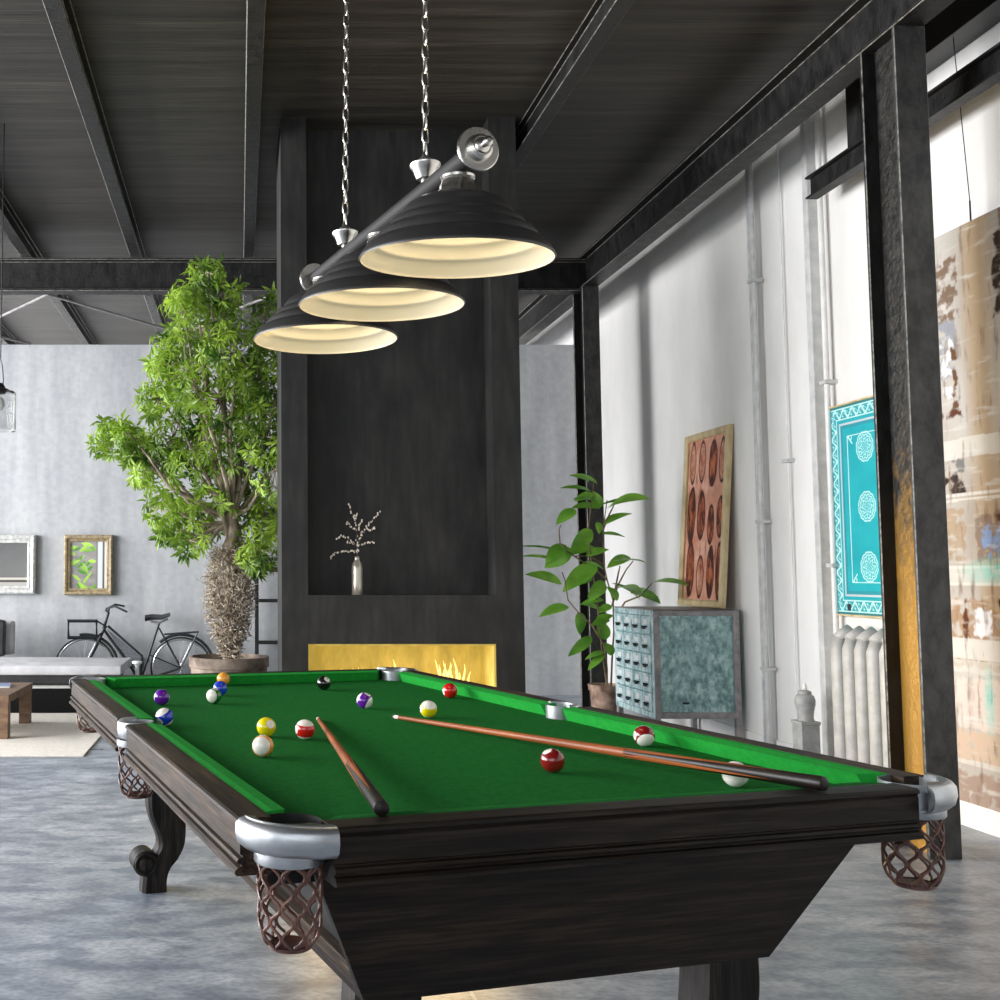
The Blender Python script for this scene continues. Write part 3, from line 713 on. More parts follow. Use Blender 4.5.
# big hanging print of weathered walls
CWD=1.3
def city(u,v):
    # u 0 = far end ; v 0 bottom..1 top ; size 1.3 x 2.85 m
    x,y=u*CWD,v*2.85
    n1=nz(x*2,y*1.2,1)
    c_=mixc(S(200,196,190),S(168,158,146),n1*1.4-.2)
    d=abs(x-.62-.02*math.sin(y*2))
    if d<.13 and y>.9: c_=mixc(S(176,154,126),c_,(d/.13)**2)
    d=abs(x-.80-.02*math.sin(y*3))
    if d<.05 and y>1.5: c_=mixc(S(116,96,76),c_,(d/.05)**2)
    f1=nz(x*16,y*16,8);f2=nz(x*5,y*30,12);f3=nz(x*30,y*6,15)
    def rect(x0,x1,y0,y1,col_,thr=.5,k=1.0):
        nonlocal c_
        j=(f1-.5)*.05
        ins=min(x-x0,x1-x,y-y0,y1-y)+j
        if ins>0:
            t=min(1,ins/.012)*max(0,min(1,(f1-thr)*6+.5))*k
            c_=mixc(c_,col_,t)
    br=S(104,72,44);dk=S(48,34,26);gr=S(150,153,160);cr_=S(214,210,202);rd=S(92,50,32);tn=S(164,138,104)
    rect(.27,.47,2.38,2.72,br,.48,.8);rect(.30,.44,2.1,2.40,gr,.35);rect(.33,.42,2.0,2.3,S(226,226,228),.5);rect(.27,.47,1.90,1.945,rd,.3);rect(.40,.44,1.95,2.25,br,.45)
    rect(.27,.46,1.52,1.62,dk,.42);rect(.27,.46,1.62,1.70,S(120,120,118),.45);rect(.27,.45,1.18,1.45,tn,.3,.7);rect(.52,.9,1.18,1.42,S(128,108,96),.32,.8);rect(.56,.9,1.20,1.36,S(132,160,204),.45,.9)
    rect(.27,.92,.80,1.0,S(160,124,86),.42,.8);rect(.40,.44,.78,1.0,rd,.3);rect(.66,.70,.8,1.0,dk,.4);rect(.48,.60,.82,.95,S(222,222,226),.35)
    rect(.27,.9,.66,.70,tn,.3);rect(.40,.45,.36,.62,dk,.38);rect(.27,.9,.2,.36,S(206,180,156),.25,.8);rect(.72,1.0,2.35,2.75,S(66,56,48),.3);rect(.66,.9,1.36,1.40,rd,.45)
    rect(.3,.9,-.1,.16,S(160,138,124),.35,.9);rect(.27,.9,.36,.62,S(222,206,196),.25,.8)
    for yy,th_,st in ((1.73,.05,.75),(1.50,.008,.9),(1.475,.006,.8),(1.10,.05,.6),(1.14,.006,.9),(1.06,.006,.8),(.74,.05,.85),(.655,.03,.6),(.40,.008,.8),(.38,.005,.7),(.185,.012,.7)):
        if abs(y-yy-.015*math.sin(x*3))<th_: c_=mixc(c_,cr_,st)
    tq=S(132,206,196)
    t=max(0,1-math.hypot((x-.66)/.30,(y-1.08-.1*x)/.08))*1.8*f1;c_=mixc(c_,tq,t)
    t=max(0,1-math.hypot((x-.56)/.05,(y-.52)/.2))*1.6*f3;c_=mixc(c_,tq,t)
    if f3>.60: c_=mixc(c_,S(110,88,66),(f3-.60)*2)
    if f2>.62: c_=mixc(c_,S(214,210,204),(f2-.62)*2)
    return c_
cv=empty('hanging_print',(3.58,5.70,.15),0,'huge glossy print of weathered building fronts hanging on the right wall','picture')
cv.rotation_euler=Rm.to_euler()
painted('print_sheet',CWD,2.845,260,540,city,M['paint_gloss'],cv)
MB().box(0,CWD,.003,.022,0,2.845).build('backing',M['white_wall'],cv)
MB().tube([(.575,.01,2.845),(.575,.01,2.95)],.004,6).tube([(.575,.01,2.95),(.57,-.03,3.78)],.0022,6).build('hanging_wire',M['black'],cv)
# ---------------------------------------------------------------- right wall fittings
def pipe(label,y,x,r,z0,z1,clips=(),m='pipe',second=None,lean=0):
    p=empty('wall_pipe',(x,y,0),0,label,'pipe','pipes on the white wall')
    MB().tube([(0,lean,z0),(0,lean*.5,(z0+z1)/2),(0,0,z1)],r,12).build('pipe_run',M[m],p,smooth=True)
    if second is not None: MB().tube([(0.0,second,z0),(0,second*.7+.01,(z0+z1)/2),(0,second,z1)],r*.8,12).build('pipe_run',M[m],p,smooth=True)
    for z in clips: MB().box(-.03,.05,-.035,.035,z-.012,z+.012).build('clip',M['channel'],p,bevel=.002)
    return p
pipe('pair of thin grey pipes clipped to the wall right of the picture',7.36,3.61,.016,0,4.28,(3.32,1.63,.62),second=.045,m='channel')
pipe('single thin wire conduit between the pipe pair and the wide channel',7.06,3.655,.006,0,4.28,(2.02,),lean=.0)
pipe('thin round pipe just right of the wide channel',6.52,3.63,.017,0,4.28,(2.45,1.32))
ch=tag(MB().box(3.61,3.675,6.63,6.69,0,4.28).build('cable_channel',M['channel'],bevel=.006),'wide flat zinc cable channel running up the white wall','cable channel')
# radiator
rd=empty('radiator',(3.55,5.5,0),0,'pale cast iron column radiator under the turquoise panel','radiator')
for k in range(5):
    y=.285+k*.118;s=MB()
    pts=[]
    for xx in (-.055,.035):
        s.tube([(xx,y,.13),(xx,y,.2),(xx,y,.84),(xx*.8,y,.915)],[.03,.043,.043,.026],14)
    s.tube([(-.065,y,.895),(0,y,.935),(.045,y,.895)],[.03,.04,.03],12);s.tube([(-.055,y,.14),(0,y,.12),(.035,y,.14)],[.03,.035,.03],12)
    if k in (0,4): s.tube([(-.04,y,.13),(-.045,y,0)],[.025,.018],10);s.tube([(.03,y,.13),(.03,y,0)],[.025,.018],10)
    s.build('radiator_section',M['radiator'],rd,smooth=True,ang=3)
MB().tube([(0,.3,.9),(0,.83,.9)],.022,12).tube([(0,.3,.14),(0,.83,.14)],.022,12).build('manifold',M['radiator'],rd,smooth=True)
# urn on pedestal
pd=empty('pedestal',(3.44,6.55,0),0,'small square grey pedestal standing against the wall behind the table','pedestal')
MB().box(-.056,.056,-.056,.056,0,.36).build('pedestal_block',M['stone'],pd,bevel=.004)
MB().box(-.06,.06,-.06,.06,.36,.38).build('pedestal_top',M['stone'],pd,bevel=.003)
ur=empty('lidded_urn',(3.44,6.55,.38),0,'grey stoneware lidded urn standing on the small pedestal','urn')
MB().lathe([(.046,0),(.048,.008),(.044,.02),(.048,.06),(.057,.10),(.058,.125),(.05,.15),(.034,.162)],n=32).build('urn_body',M['stone'],ur,smooth=True)
MB().lathe([(.035,.160),(.038,.166),(.036,.176),(.022,.182),(.014,.186)],n=32).build('lid',M['stone'],ur,smooth=True)
MB().lathe([(.010,.184),(.016,.192),(.010,.2),(.014,.209),(.007,.222),(.003,.232)],n=20).build('finial',M['white'],ur,smooth=True)
# apothecary cabinet
cb=empty('drawer_cabinet',(3.012,7.8,0),0,'turquoise patinated metal cabinet with many small drawers by the plant','cabinet')
cw,cd,z0,z1=.625,.80,.222,1.008
MB().box(.012,cw-.012,.012,cd,z0+.01,z1-.01).build('cabinet_body',M['patina'],cb)
fr=MB();e=.045
fr.box(0,e,-.004,.02,z0,z1).box(cw-e,cw,-.004,.02,z0,z1).box(e,cw-e,-.004,.02,z1-e,z1).box(e,cw-e,-.004,.02,z0,z0+e)
fr.box(0,cw,-.004,cd,z1-.008,z1)
fr.build('edge_frame',M['rustgrey'],cb,bevel=.002)
MB().box(-.005,.0,-.003,e*.7,z0,z1-.008).box(-.005,.02,e*.7,cd-.02,z0+.0,z0+.04).box(-.005,.02,e*.7,cd-.02,z1-.045,z1-.008).box(-.005,.02,cd-.04,cd,z0,z1-.008).build('front_frame',M['patina_light'],cb,bevel=.002)
dy=(cd-.04-e*.7)/4;dz=(z1-.045-z0-.04)/5
for i in range(4):
    for j in range(5):
        ya=e*.7+i*dy;za=z0+.04+j*dz
        d_=MB().box(-.012,.015,ya+.005,ya+dy-.005,za+.005,za+dz-.005).build('drawer',M['patina_light'],cb,bevel=.003)
        MB().box(-.014,-.011,ya+dy*.32,ya+dy*.68,za+dz*.54,za+dz*.8).build('label_holder',M['white'],d_)
        kb=MB().box(-.03,-.012,ya+dy*.32,ya+dy*.68,za+dz*.38,za+dz*.46).box(-.03,-.024,ya+dy*.36,ya+dy*.64,za+dz*.28,za+dz*.46);kb.build('pull',M['black'],d_,bevel=.001)
MB().box(.20,.245,-.008,.0,z0+.105,z0+.118).build('keyhole_plate',M['black'],cb)
for x in (.0,cw-.04,):
    for y in (.0,cd-.04): MB().box(x,x+.04,y,y+.04,0,z0).build('leg',M['rustgrey'],cb,bevel=.003)
# ---------------------------------------------------------------- broad leaved plant
PY_=8.95
base=W(606,700,PY_);PX0=base.x
pp=empty('potted_plant',(PX0,PY_,0),0,'broad leaved green plant in a weathered clay pot beside the cabinet','potted plant')
MB().lathe([(.0,0),(.095,0),(.10,.01),(.128,.30),(.138,.302),(.142,.35),(.132,.352),(.122,.32)],n=36,cap=False).build('pot',mat('terracotta_pot',S(110,78,62),S(196,166,146),rough=.8,scale=9,bump=.3),pp,smooth=True)
MB().lathe([(0.0,.315),(.06,.325),(.122,.318)],n=24,cap=False).build('soil',M['soil'],pp)
def PL(x,y,dy=0): 
    p=W(x,y,PY_+dy);return p-Vector((PX0,PY_,0))
st=MB()
stems=[[(607,690,0),(607,668,0),(604,645,-.05),(592,625,-.08),(578,612,-.1),(568,600,-.1),(565,580,-.1),(562,572,-.08)],
[(611,688,.02),(612,660,.02),(614,630,.03),(613,600,.03),(607,580,.05),(604,565,.05),(603,530,.0),(606,508,0),(607,500,0)],
[(607,685,-.02),(602,650,.02),(598,610,.04),(594,580,0),(591,560,-.04),(588,530,-.05),(592,500,-.05),(594,480,-.05)],
[(607,580,.05),(596,570,.0),(580,560,-.05),(568,552,-.1),(560,543,-.12),(559,530,-.12),(561,525,-.1)],
[(604,565,.05),(590,556,.0),(574,556,-.05)],
[(612,606,0),(618,585,0),(626,570,-.05),(633,561,-.25)],[(614,620,0),(625,602,-.1),(640,596,-.35),(646,590,-.42),(652,583,-.45)],
[(603,530,0),(609,515,0),(614,505,-.02)],[(613,600,.0),(618,575,.02),(620,566,0)]]
for s_ in stems:
    pts=[PL(*p) for p in s_];n=len(pts);st.tube(pts,[.0085*(1-.6*i/n) for i in range(n)],8)
st.build('stems',M['twig'],pp,smooth=True)
def leaf_mesh(bm,base,dirv,nrm,L_,Wd,fold=.25,droop=.25,seg=6):
    """one leaf: two strips either side of the midrib"""
    d=dirv.normalized();n=(nrm-d*nrm.dot(d)).normalized();s=d.cross(n)
    prev=None
    for k in range(seg+1):
        t=k/seg;w_=Wd*.5*(math.sin(PI*min(1,t**.8*1.0))**.75 if 0<t<1 else .02)
        c_=base+d*L_*t-n*droop*L_*t*t
        a=bm.verts.new(c_+s*w_+n*fold*w_);m_=bm.verts.new(c_);b2=bm.verts.new(c_-s*w_+n*fold*w_)
        if prev: bm.faces.new([prev[0],a,m_,prev[1]]);bm.faces.new([prev[1],m_,b2,prev[2]])
        prev=(a,m_,b2)
# leaves: (x0,y0) stalk end -> (x1,y1) tip, width px, dy
lv=[(588,482,578,477,11),(598,484,575,475,13),(592,492,566,487,10),(596,496,578,500,13),(600,509,577,507,15),(600,503,578,498,12),(576,510,560,522,13),(608,508,640,498,22),(640,498,606,504,4),(604,525,628,513,14),(602,534,623,536,7),(597,522,600,532,8),(562,553,525,545,6),(555,560,526,556,5),(566,545,550,560,14),(571,548,552,568,16),(592,530,578,546,12),(588,528,583,548,14),(596,548,567,555,12),(614,562,642,560,12),(630,557,612,566,12),(597,565,570,588,18),(590,572,582,583,12),(562,584,533,575,15),(605,582,594,597,13),(602,594,590,601,8),(618,588,637,590,15),(640,600,618,583,13),(632,592,655,600,14),(657,597,640,592,12),(652,583,682,583,12),(569,607,544,615,14),(580,604,606,612,10),(578,612,582,632,13),(610,620,594,625,9),(596,622,612,616,9),(606,640,600,622,12),(592,637,575,655,10),(606,652,588,658,8),(604,655,591,668,8),(613,655,606,645,9),(604,600,584,604,8),(612,606,600,612,9),(586,556,606,550,10),(604,570,588,562,9),(618,600,611,590,9),(600,508,594,494,10)]
random.seed(11)
lf=bmesh.new()
for k,(xa,ya,xb,yb,wp) in enumerate(lv):
    dd=random.uniform(-.10,.06)-(.42 if xb>636 else 0);a=PL(xa,ya,dd*.5);b_=PL(xb,yb,dd-.03)
    L_=(b_-a).length;wd=wp*PY_/F*1.12
    nrm=Vector((random.uniform(-.3,.3),random.uniform(-.9,-.3),1))
    if abs(xb-xa)<abs(yb-ya): nrm=Vector((random.uniform(-.4,.4),-1,.3))
    leaf_mesh(lf,a,b_-a+Vector((0,0,.18*L_)),nrm,L_*1.12,wd*.98,.28,.26,8)
me=bpy.data.meshes.new('foliage');lf.to_mesh(me);lf.free();me.materials.append(M['ficus'])
for p in me.polygons: p.use_smooth=True
o=bpy.data.objects.new('foliage',me);col.objects.link(o);o.parent=pp
# ---------------------------------------------------------------- potted tree
TYY=8.2
tb=W(229,655,TYY);tr=empty('potted_tree',(tb.x,TYY,0),0,'tall leafy tree with fibrous trunk in a wide clay bowl','potted tree')
def TL(x,y,dy=0): return W(x,y,TYY+dy)-Vector((tb.x,TYY,0))
MB().lathe([(0,0),(.20,0),(.21,.02),(.27,.40),(.29,.52),(.292,.56),(.305,.565),(.305,.64),(.285,.642),(.275,.60)],n=44,cap=False).build('pot',M['pot'],tr,smooth=True)
MB().lathe([(0,.60),(.15,.605),(.278,.595)],n=30,cap=False).build('soil',M['soil'],tr)
trunk=MB()
tp=[(230,668),(229,640),(231,615),(229,590),(232,565),(229,548),(235,532),(231,518),(236,505)]
trunk.tube([TL(x,y,.02*math.sin(i*2)) for i,(x,y) in enumerate(tp)],[.055,.05,.05,.045,.05,.055,.055,.05,.04],14)
trunk.tube([TL(233,530),TL(238,545,.05),TL(240,560,.04),TL(233,575,0)],[.03,.032,.03,.02],10)
trunk.tube([TL(228,535),TL(224,522,-.03),TL(221,508,-.03),TL(223,490,-.03)],[.03,.028,.024,.02],10)
trunk.tube([TL(232,580),TL(245,572,-.02),TL(262,568,0),TL(280,570,.03),TL(300,566,.1)],[.03,.026,.022,.02,.016],10)
trunk.build('trunk',M['bark'],tr,smooth=True)
# root fibres
random.seed(21)
fb=MB()
for i in range(2400):
    yy=random.uniform(548,654);t=(yy-548)/106
    R0=(.065+.105*math.sin(PI*min(1,(t*.9+.12)))**1.0)*(1 if t<.85 else .8)
    a=random.uniform(0,2*PI);r=R0*random.uniform(.35,1.05)
    c_=TL(230,yy)+Vector((r*math.cos(a),r*math.sin(a)*.9,0))
    d=Vector((math.cos(a)*.7,math.sin(a)*.7,random.uniform(-1,.9))).normalized();sd=Vector([random.gauss(0,1) for _ in range(3)]).normalized()
    Ln=random.uniform(.03,.085);pts=[c_+d*Ln*k/4+sd*.018*math.sin(k*1.5+i) for k in range(5)]
    fb.tube(pts,[.003,.0042,.0038,.003,.001],3,cap=False)
f_=fb.build('root_fibres',M['fibre'],tr);f_['kind']='stuff'
# canopy
blobs=[(255,560,14,.3,.9),(168,530,12,.2,.7),(208,272,14,.25,1),(196,292,22,.3,2),(222,292,18,.3,1.4),(183,310,20,.3,1.5),(205,325,32,.4,3.4),(165,352,20,.3,2),(187,372,38,.5,4.4),(238,352,36,.5,4),(265,318,20,.3,1.3),(278,300,10,.2,.8),(262,380,34,.5,3.6),(222,400,44,.6,5.6),(160,398,20,.4,1.8),(110,436,18,.25,1.8),(135,446,20,.3,2),(150,462,22,.3,1.8),(172,438,26,.4,2.6),(262,430,34,.5,3.6),(200,456,34,.5,3.6),(240,470,40,.5,4),(160,505,18,.3,1.2),(182,515,28,.4,2.6),(205,522,20,.35,1.6),(262,512,28,.4,2.6),(258,548,20,.3,1.6),(275,470,28,.4,2.2),(290,350,20,.5,1.2),(295,410,25,.5,1.6),(190,540,14,.3,.7),(128,432,14,.2,1)]
random.seed(33)
clusters=[];bw=MB();root=TL(232,520)
hubs={}
for bi,(bx,by,br_,dp,wt) in enumerate(blobs):
    cdy=random.uniform(-.25,.25)
    hub=TL(bx,by,cdy)
    # limb from the crown base through a bend
    mid=root.lerp(hub,.5)+Vector((random.uniform(-.08,.08),random.uniform(-.1,.1),.0+ (-.10 if by>400 else .0)))
    q1=root.lerp(mid,.5)+Vector((random.uniform(-.04,.04),0,0))
    bw.tube([root,q1,mid,mid.lerp(hub,.5)+Vector((0,0,.02)),hub],[.022,.018,.014,.010,.005],7)
    n=int(16*wt)
    for k in range(n):
        a=random.uniform(0,2*PI);rr=br_*math.sqrt(random.random())*1.05
        p=TL(bx+rr*math.cos(a),by+rr*math.sin(a),cdy+random.uniform(-dp,dp)*.7)
        clusters.append((p,hub))
        if k%3==0:
            m_=hub.lerp(p,.5)+Vector((0,0,-.03));bw.tube([hub,m_,p],[.006,.004,.002],5)
bw.build('branches',M['bark'],tr,smooth=True)
lf=bmesh.new()
for p,hub in clusters:
    out=(p-hub);out=out.normalized() if out.length>1e-4 else Vector((0,0,1))
    ax=(out+Vector((0,0,.5))+Vector([random.gauss(0,.35) for _ in range(3)])).normalized()
    n=random.randint(7,10);ph=random.random()*6
    u1=ax.orthogonal().normalized();u2=ax.cross(u1)
    for k in range(n):
        a=ph+2*PI*k/n*1.0+random.uniform(-.3,.3)
        d=(u1*math.cos(a)+u2*math.sin(a)+ax*random.uniform(.1,.8)+Vector((0,0,-.45))).normalized()
        L_=random.uniform(.06,.095)
        leaf_mesh(lf,p+d*.012+ax*random.uniform(-.03,.02),d,ax+Vector((0,0,.3)),L_,L_*random.uniform(.25,.32),.3,.45,3)
me=bpy.data.meshes.new('foliage');lf.to_mesh(me);lf.free();me.materials.append(M['leaf'])
o=bpy.data.objects.new('foliage',me);col.objects.link(o);o.parent=tr
# ---------------------------------------------------------------- back wall: ladder, mirrors
ld_=empty('ladder',(.18,11.1,0),0,'dark metal ladder shelf on the back wall, half hidden by the fireplace','ladder')
MB().box(-.02,.02,-.02,.02,0,2.12).build('side_rail',M['steel'],ld_,bevel=.003)
MB().box(.58,.62,-.02,.02,0,2.12).build('side_rail',M['steel'],ld_,bevel=.003)
for z in (.16,.56,.99,1.42,1.84): MB().box(.02,.58,-.035,.035,z-.018,z+.018).build('rung',M['steel'],ld_,bevel=.003)
def wallframe(name,x0,y0,x1,y1,fwp,fn,m,label,mat_p='paint_gloss'):  # mirror reflections are painted onto the face as colour
    a=W(x0,y1,11.21);b_=W(x1,y0,11.21);s=11.21/F;fw=fwp*s
    e_=empty(name,(a.x+fw,11.21,a.z+fw),0,label,'picture')
    w_,h_=b_.x-a.x-2*fw,b_.z-a.z-2*fw
    painted('picture_face',w_,h_,90,110,fn,M[mat_p],e_)
    frame_mesh(w_,h_,fw,.045,[(0,0),(0,-.02),(fw*.25,-.03),(fw*.35,-.022),(fw*.55,-.04),(fw*.8,-.045),(fw,-.03),(fw,.03),(0,.03)]).build('frame',m,e_)
def dull(u,v):
    if v<.09: return S(168,166,160)
    if v<.14: return S(78,74,70)
    if v<.20: return S(186,182,170)
    return mixc(S(112,112,110),S(88,88,87),v+.2*nz(u*4,v*4,2)-.1)
def leafy(u,v):
    if .70<u<.76: return S(120,118,112)
    if u>.76: 
        return S(206,210,212) if u<.9 else (S(90,80,66) if u<.95 else S(200,204,206))
    c_=mixc(S(120,116,112),S(150,146,140),nz(u*3,v*9,1)*1.2)
    random.seed(1)
    k=0
    for i in range(26):
        cx,cy=.02+.62*random.random(),random.random();
        a=random.uniform(-.9,.9);l_,w2=random.uniform(.10,.2),random.uniform(.03,.05)
        dx,dy=(u-cx),(v-cy);X_=dx*math.cos(a)+dy*math.sin(a);Y_=-dx*math.sin(a)+dy*math.cos(a)
        if abs(X_)<l_ and abs(Y_)<w2*(1-(X_/l_)**2): c_=mixc(S(60,128,20),S(170,215,70),.5+.5*math.sin(i*2.3)+ (Y_/w2)*.2)
    return c_
wallframe('framed_picture',-42,535,36,594,8,dull,M['silver_frame'],'silver framed dark grey picture at the left edge of the photo')
wallframe('framed_picture',64,535,113,595,6.5,leafy,M['gilt_dark'],'small gilt frame with green leaves in it, above the bicycle')
# ---------------------------------------------------------------- bicycle
BY=10.93
bk=empty('bicycle',(W(130,690,BY).x,BY,0),0,'dark upright bicycle with front carrier leaning by the grey back wall','bicycle')
B0=Vector((bk.location.x,BY,0))
def BP(x,y,dy=0): 
    p=W(x,y,BY)-B0;p.y=dy;return p
fc,rc=BP(85,672),BP(181,672);zr=.315;fc.z=rc.z=zr
def wheel(c_,nm):
    ring=lambda r:[(c_.x+r*math.cos(2*PI*k/48),0,c_.z+r*math.sin(2*PI*k/48)) for k in range(48)]
    o=MB().tube(ring(.303),.0105,8,closed=True).build(nm,M['tyre'],bk,smooth=True)
    MB().tube(ring(.286),.0105,8,closed=True).build('rim',M['rim'],o,smooth=True)
    sp=MB()
    for k in range(32):
        a=2*PI*k/32+(.12 if k%2 else 0);sp.tube([(c_.x+.018*math.cos(a+1.2),.02*(1 if k%2 else -1),c_.z+.018*math.sin(a+1.2)),(c_.x+.28*math.cos(a),0,c_.z+.28*math.sin(a))],.0024,4)
    sp.build('spokes',M['rim'],o);MB().tube([(c_.x,-.05,c_.z),(c_.x,.05,c_.z)],.02,12).build('hub',M['rim'],o,smooth=True)
wheel(fc,'front_wheel');wheel(rc,'rear_wheel')
bb=BP(140,682);fm=MB()
fm.tube([BP(108.5,612),BP(103.5,629)],.016,10).tube([BP(108,626),BP(142,656),bb],.013,10).tube([BP(103.5,629),BP(131,667),bb],.015,10)
fm.tube([BP(159,623),bb],.014,10).tube([BP(159,628),rc+Vector((0,-.05,0))],.009,8).tube([BP(159,628),rc+Vector((0,.05,0))],.009,8).tube([bb,rc+Vector((0,-.05,0))],.01,8).tube([bb,rc+Vector((0,.05,0))],.01,8)
fm.tube([BP(150,655),rc+Vector((0,-.055,0))],.007,8)
fm.build('frame',M['bike'],bk,smooth=True)
mg_=MB().poly([BP(106,628,.002),BP(140,656,.002),BP(150,660,.002),BP(140,672,.002),BP(131,666,.002)]);mg_.build('skirt_guard',mat('skirt_net',S(84,88,92),S(120,124,128),rough=.7,scale=60),bk)
fk=MB()
for s in (-.05,.05): fk.tube([BP(105,627),BP(97,645,s),fc+Vector((0,s,0))],[.014,.012,.009],8)
fk.build('fork',M['bike'],bk,smooth=True)
MB().tube([BP(108.5,612),BP(107,610,-.1),BP(109,608,-.22),BP(118,605.5,-.26),BP(130,611,-.28)],.011,8).tube([BP(108.5,612),BP(108,608,.1),BP(113,605,.2),BP(122,607,.24)],.011,8).build('handlebar',M['bike'],bk,smooth=True)
sd=MB();sd.loft([[BP(145,618)+Vector((0,y*.3,z)) for y,z in ((-.11,-.0),(0,.03),(.11,-.0),(0,-.035))],[BP(152,617)+Vector((0,y*.55,z)) for y,z in ((-.11,0),(0,.03),(.11,0),(0,-.03))],[BP(162,617)+Vector((0,y,z)) for y,z in ((-.1,-.01),(0,.025),(.1,-.01),(0,-.03))],[BP(170,613.5)+Vector((0,y,z)) for y,z in ((-.1,-.02),(0,.01),(.1,-.02),(0,-.03))]])
sd.build('saddle',M['dark_leather'],bk,smooth=True);MB().tube([BP(150,621),BP(159,623),BP(168,619)],.012,8).build('saddle_springs',M['rim'],bk,smooth=True)
rk=MB();rk.tube([BP(164,634.5),BP(198,632)],.008,8).tube([BP(198,632,-.05),rc+Vector((0,-.05,0))],.008,8).tube([BP(198,632,.05),rc+Vector((0,.05,0))],.008,8).tube([BP(198,632,-.06),BP(198,632,.06)],.008,8).tube([BP(164,634.5,.06),BP(198,632,.06)],.008,8);rk.build('rear_rack',M['bike'],bk,smooth=True)
bs=MB()
for dy_ in (-.12,-.09):
    bs.tube([BP(70,620.5,dy_),BP(98,620.5,dy_),BP(98,637,dy_),BP(70,637,dy_)],.018,4,closed=True)
bs.tube([BP(98,620.5,-.10),BP(107,627)],.009,8).tube([BP(98,636,-.10),BP(103,632)],.009,8);bs.build('front_carrier',M['bike'],bk,smooth=True)
MB().tube([(fc.x+.335*math.cos(a),0,fc.z+.335*math.sin(a)) for a in [math.radians(100-6*k) for k in range(15)]],.016,8).build('front_mudguard',M['bike'],bk,smooth=True)
MB().tube([(rc.x+.335*math.cos(a),0,rc.z+.335*math.sin(a)) for a in [math.radians(130-7*k) for k in range(20)]],.016,8).build('rear_mudguard',M['bike'],bk,smooth=True)
MB().tube([bb+Vector((0,-.02,0)),bb+Vector((0,-.08,0))],.06,20).build('crank',M['bike'],bk,smooth=True)
# ---------------------------------------------------------------- lounge corner
def soft_box(x0,x1,y0,y1,z0,z1,r,name,m,parent,puff=0):
    mb=MB();mb.box(x0,x1,y0,y1,z0,z1)
    bmesh.ops.subdivide_edges(mb.bm,edges=mb.bm.edges,cuts=6,use_grid_fill=True)
    cx,cy,cz=(x0+x1)/2,(y0+y1)/2,(z0+z1)/2
    for v in mb.bm.verts:
        a,b_,c_=(v.co.x-cx)/((x1-x0)/2),(v.co.y-cy)/((y1-y0)/2),(v.co.z-cz)/((z1-z0)/2)
        if abs(c_)>.99: v.co.z+=math.copysign(puff*(1-a*a)*(1-b_*b_),c_)
        if abs(b_)>.99: v.co.y+=math.copysign(puff*.4*(1-a*a)*(1-c_*c_),b_)
    o=mb.build(name,m,parent,smooth=True)
    bv=o.modifiers.new('b','BEVEL');bv.width=r;bv.segments=4;bv.limit_method='ANGLE';bv.angle_limit=math.radians(50)
    return o
sf=empty('chaise_sofa',(-2.2,10.2,0),0,'low chaise sofa with light grey seat on a black plinth','sofa')
MB().box(-1.2,1.07,-.43,.45,0,.23).build('plinth',M['black_base'],sf,bevel=.005)
MB().box(-1.2,1.07,-.44,.46,.23,.26).build('steel_trim',M['channel'],sf,bevel=.003)
soft_box(-1.2,1.05,-.47,.46,.262,.352,.03,'under_cushion',M['dark_leather'],sf,.0)
soft_box(-1.2,1.13,-.47,.50,.352,.435,.04,'seat_cushion',M['grey_fabric'],sf,.035)
soft_box(-1.2,-.03,.33,.49,.475,.80,.03,'backrest',M['grey_fabric'],sf,.01)
cu_=soft_box(-.25,.25,-.05,.05,0,.34,.04,'throw_cushion',M['dark_leather'],None,.03)
cu_.location=(-2.53,10.42,.475);cu_.rotation_euler=(math.radians(-6),0,0);tag(cu_,'dark leather cushion leaning on the grey sofa backrest','cushion')
ct=empty('coffee_table',(-2.37,8.68,0),0,'low brown oak coffee table standing on the cream rug','coffee table')
ct_w=.60
MB().box(-1.0,ct_w+.01,-.46,.48,.285,.345).build('table_top',M['table_wood'],ct,bevel=.004)
for x in (-.99,ct_w-.085):
    for y in (-.455,.385): MB().box(x,x+.09,y,y+.09,.012,.285).build('leg',M['table_wood'],ct,bevel=.004)
bkk=empty('magazine',(-2.04,8.8,.345),.2,'blue and white magazine lying on the coffee table','magazine')
MB().box(-.16,.16,-.11,.11,0,.016).build('pages',M['white'],bkk,bevel=.002)
MB().box(-.162,.162,-.112,.112,.016,.02).build('cover',mat('blue_cover',S(96,120,170),S(140,156,190),rough=.4,scale=6),bkk)
rg=tag(MB().box(-4.6,-1.08,7.5,9.75,0.0005,.012).build('rug',M['rug'],bevel=.004),'cream woven rug under the coffee table','rug')
ss=empty('stool_stand',(W(137,680,10.1).x,10.1,0),0,'small white mushroom topped stand between sofa and bicycle','stand')
MB().lathe([(.05,0),(.05,.012),(.018,.02),(.018,.34)],n=20).build('post',M['white'],ss,smooth=True)
zz=W(137,661,10.1).z
MB().lathe([(.018,.34),(.018,zz-.05),(.03,zz-.03),(.046,zz-.022),(.05,zz-.006),(.04,zz),(0,zz+.002)],n=24).build('cap',M['white'],ss,smooth=True)
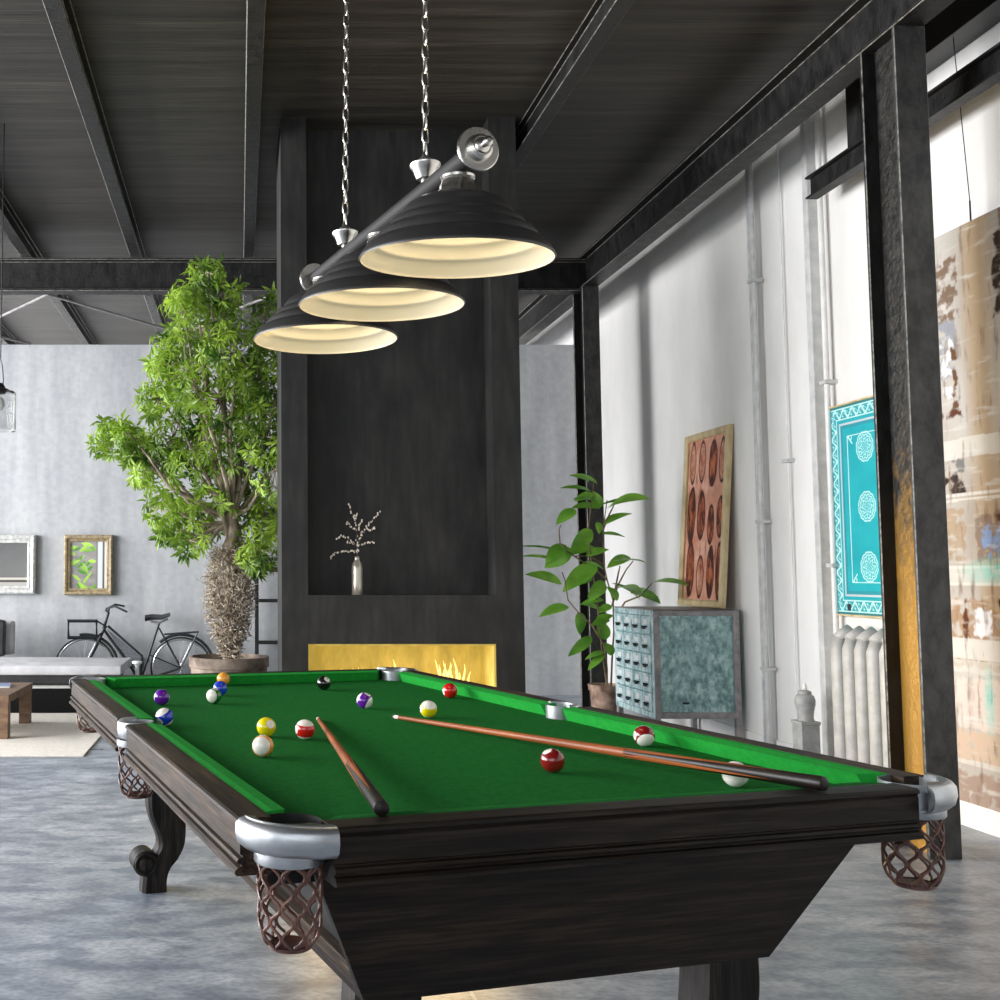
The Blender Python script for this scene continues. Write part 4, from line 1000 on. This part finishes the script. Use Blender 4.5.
# glass lantern
ln=empty('glass_lantern',(W(0,400,7.0).x,7.0,0),0,'clear glass cylinder lantern with black cap hanging at the left edge','pendant light')
zt,zb=W(0,391,7).z,W(0,431,7).z
MB().lathe([(.103,zb),(.106,zb+.01),(.106,zt-.02),(.095,zt-.004),(.04,zt),(.04,zt-.003),(.092,zt-.009),(.103,zt-.022),(.103,zb+.01)],n=36,cap=False).build('glass_shade',M['glass'],ln,smooth=True)
MB().lathe([(.03,zt-.03),(.058,zt-.002),(.058,zt+.012),(.036,zt+.018),(.030,zt+.034),(.02,zt+.05),(.005,zt+.055)],n=28).build('cap',M['black'],ln,smooth=True)
MB().tube([(0.018,0,zt+.03),(.02,0,zt+.08),(.012,0,zt+.17),(0,0,zt+.22),(-.012,0,zt+.17),(-.02,0,zt+.08),(-.018,0,zt+.03)],.004,8).tube([(0,0,zt+.22),(0,0,CEIL)],.004,8).build('hanger',M['black'],ln,smooth=True)
MB().sphere((0,0,zt-.09),.032,1,1,1.3).build('bulb',M['white'],ln,smooth=True)
# ---------------------------------------------------------------- LIGHT
def area(name,loc,rot,sx,sy,e_,c_):
    l_=bpy.data.lights.new(name,'AREA');l_.shape='RECTANGLE';l_.size=sx;l_.size_y=sy;l_.energy=e_;l_.color=c_
    o=bpy.data.objects.new(name,l_);col.objects.link(o);o.location=loc;o.rotation_euler=rot;return o
for i,(a,b_) in enumerate(wins):
    area('window_daylight',(XL-.25,(a+b_)/2,2.3),(0,-PI/2,0),3.3,b_-a,[130,500,800,680,1300][i],(.985,.985,1))
area('window_daylight',(-2.5,YB-.2,2.55),(PI/2,0,0),6.2,2.7,60,(.97,.98,1))  # unseen fill added behind the camera to lift metal and front faces
# firelight
area('fire_glow',(1.045,6.86,.57),(-PI/2,0,0),1.1,.4,60,(1,.68,.26))
w_=bpy.data.worlds.new('world');sc.world=w_;w_.use_nodes=True
w_.node_tree.nodes['Background'].inputs[0].default_value=(.85,.92,1,1);w_.node_tree.nodes['Background'].inputs[1].default_value=1.5
# ---------------------------------------------------------------- camera
cd_=bpy.data.cameras.new('camera');cam=bpy.data.objects.new('camera',cd_);col.objects.link(cam)
cam.location=(0,0,H);cam.rotation_euler=(PI/2+TH,0,0)
cd_.sensor_width=36;cd_.lens=F/1000*36;cd_.shift_x=(500-PX)/1000;cd_.clip_start=.05;cd_.clip_end=100
sc.camera=cam
sc.view_settings.view_transform='Standard';sc.view_settings.look='None';sc.view_settings.exposure=0
try:
    sc.cycles.use_denoising=True;sc.cycles.max_bounces=10;sc.cycles.diffuse_bounces=5
except Exception: pass
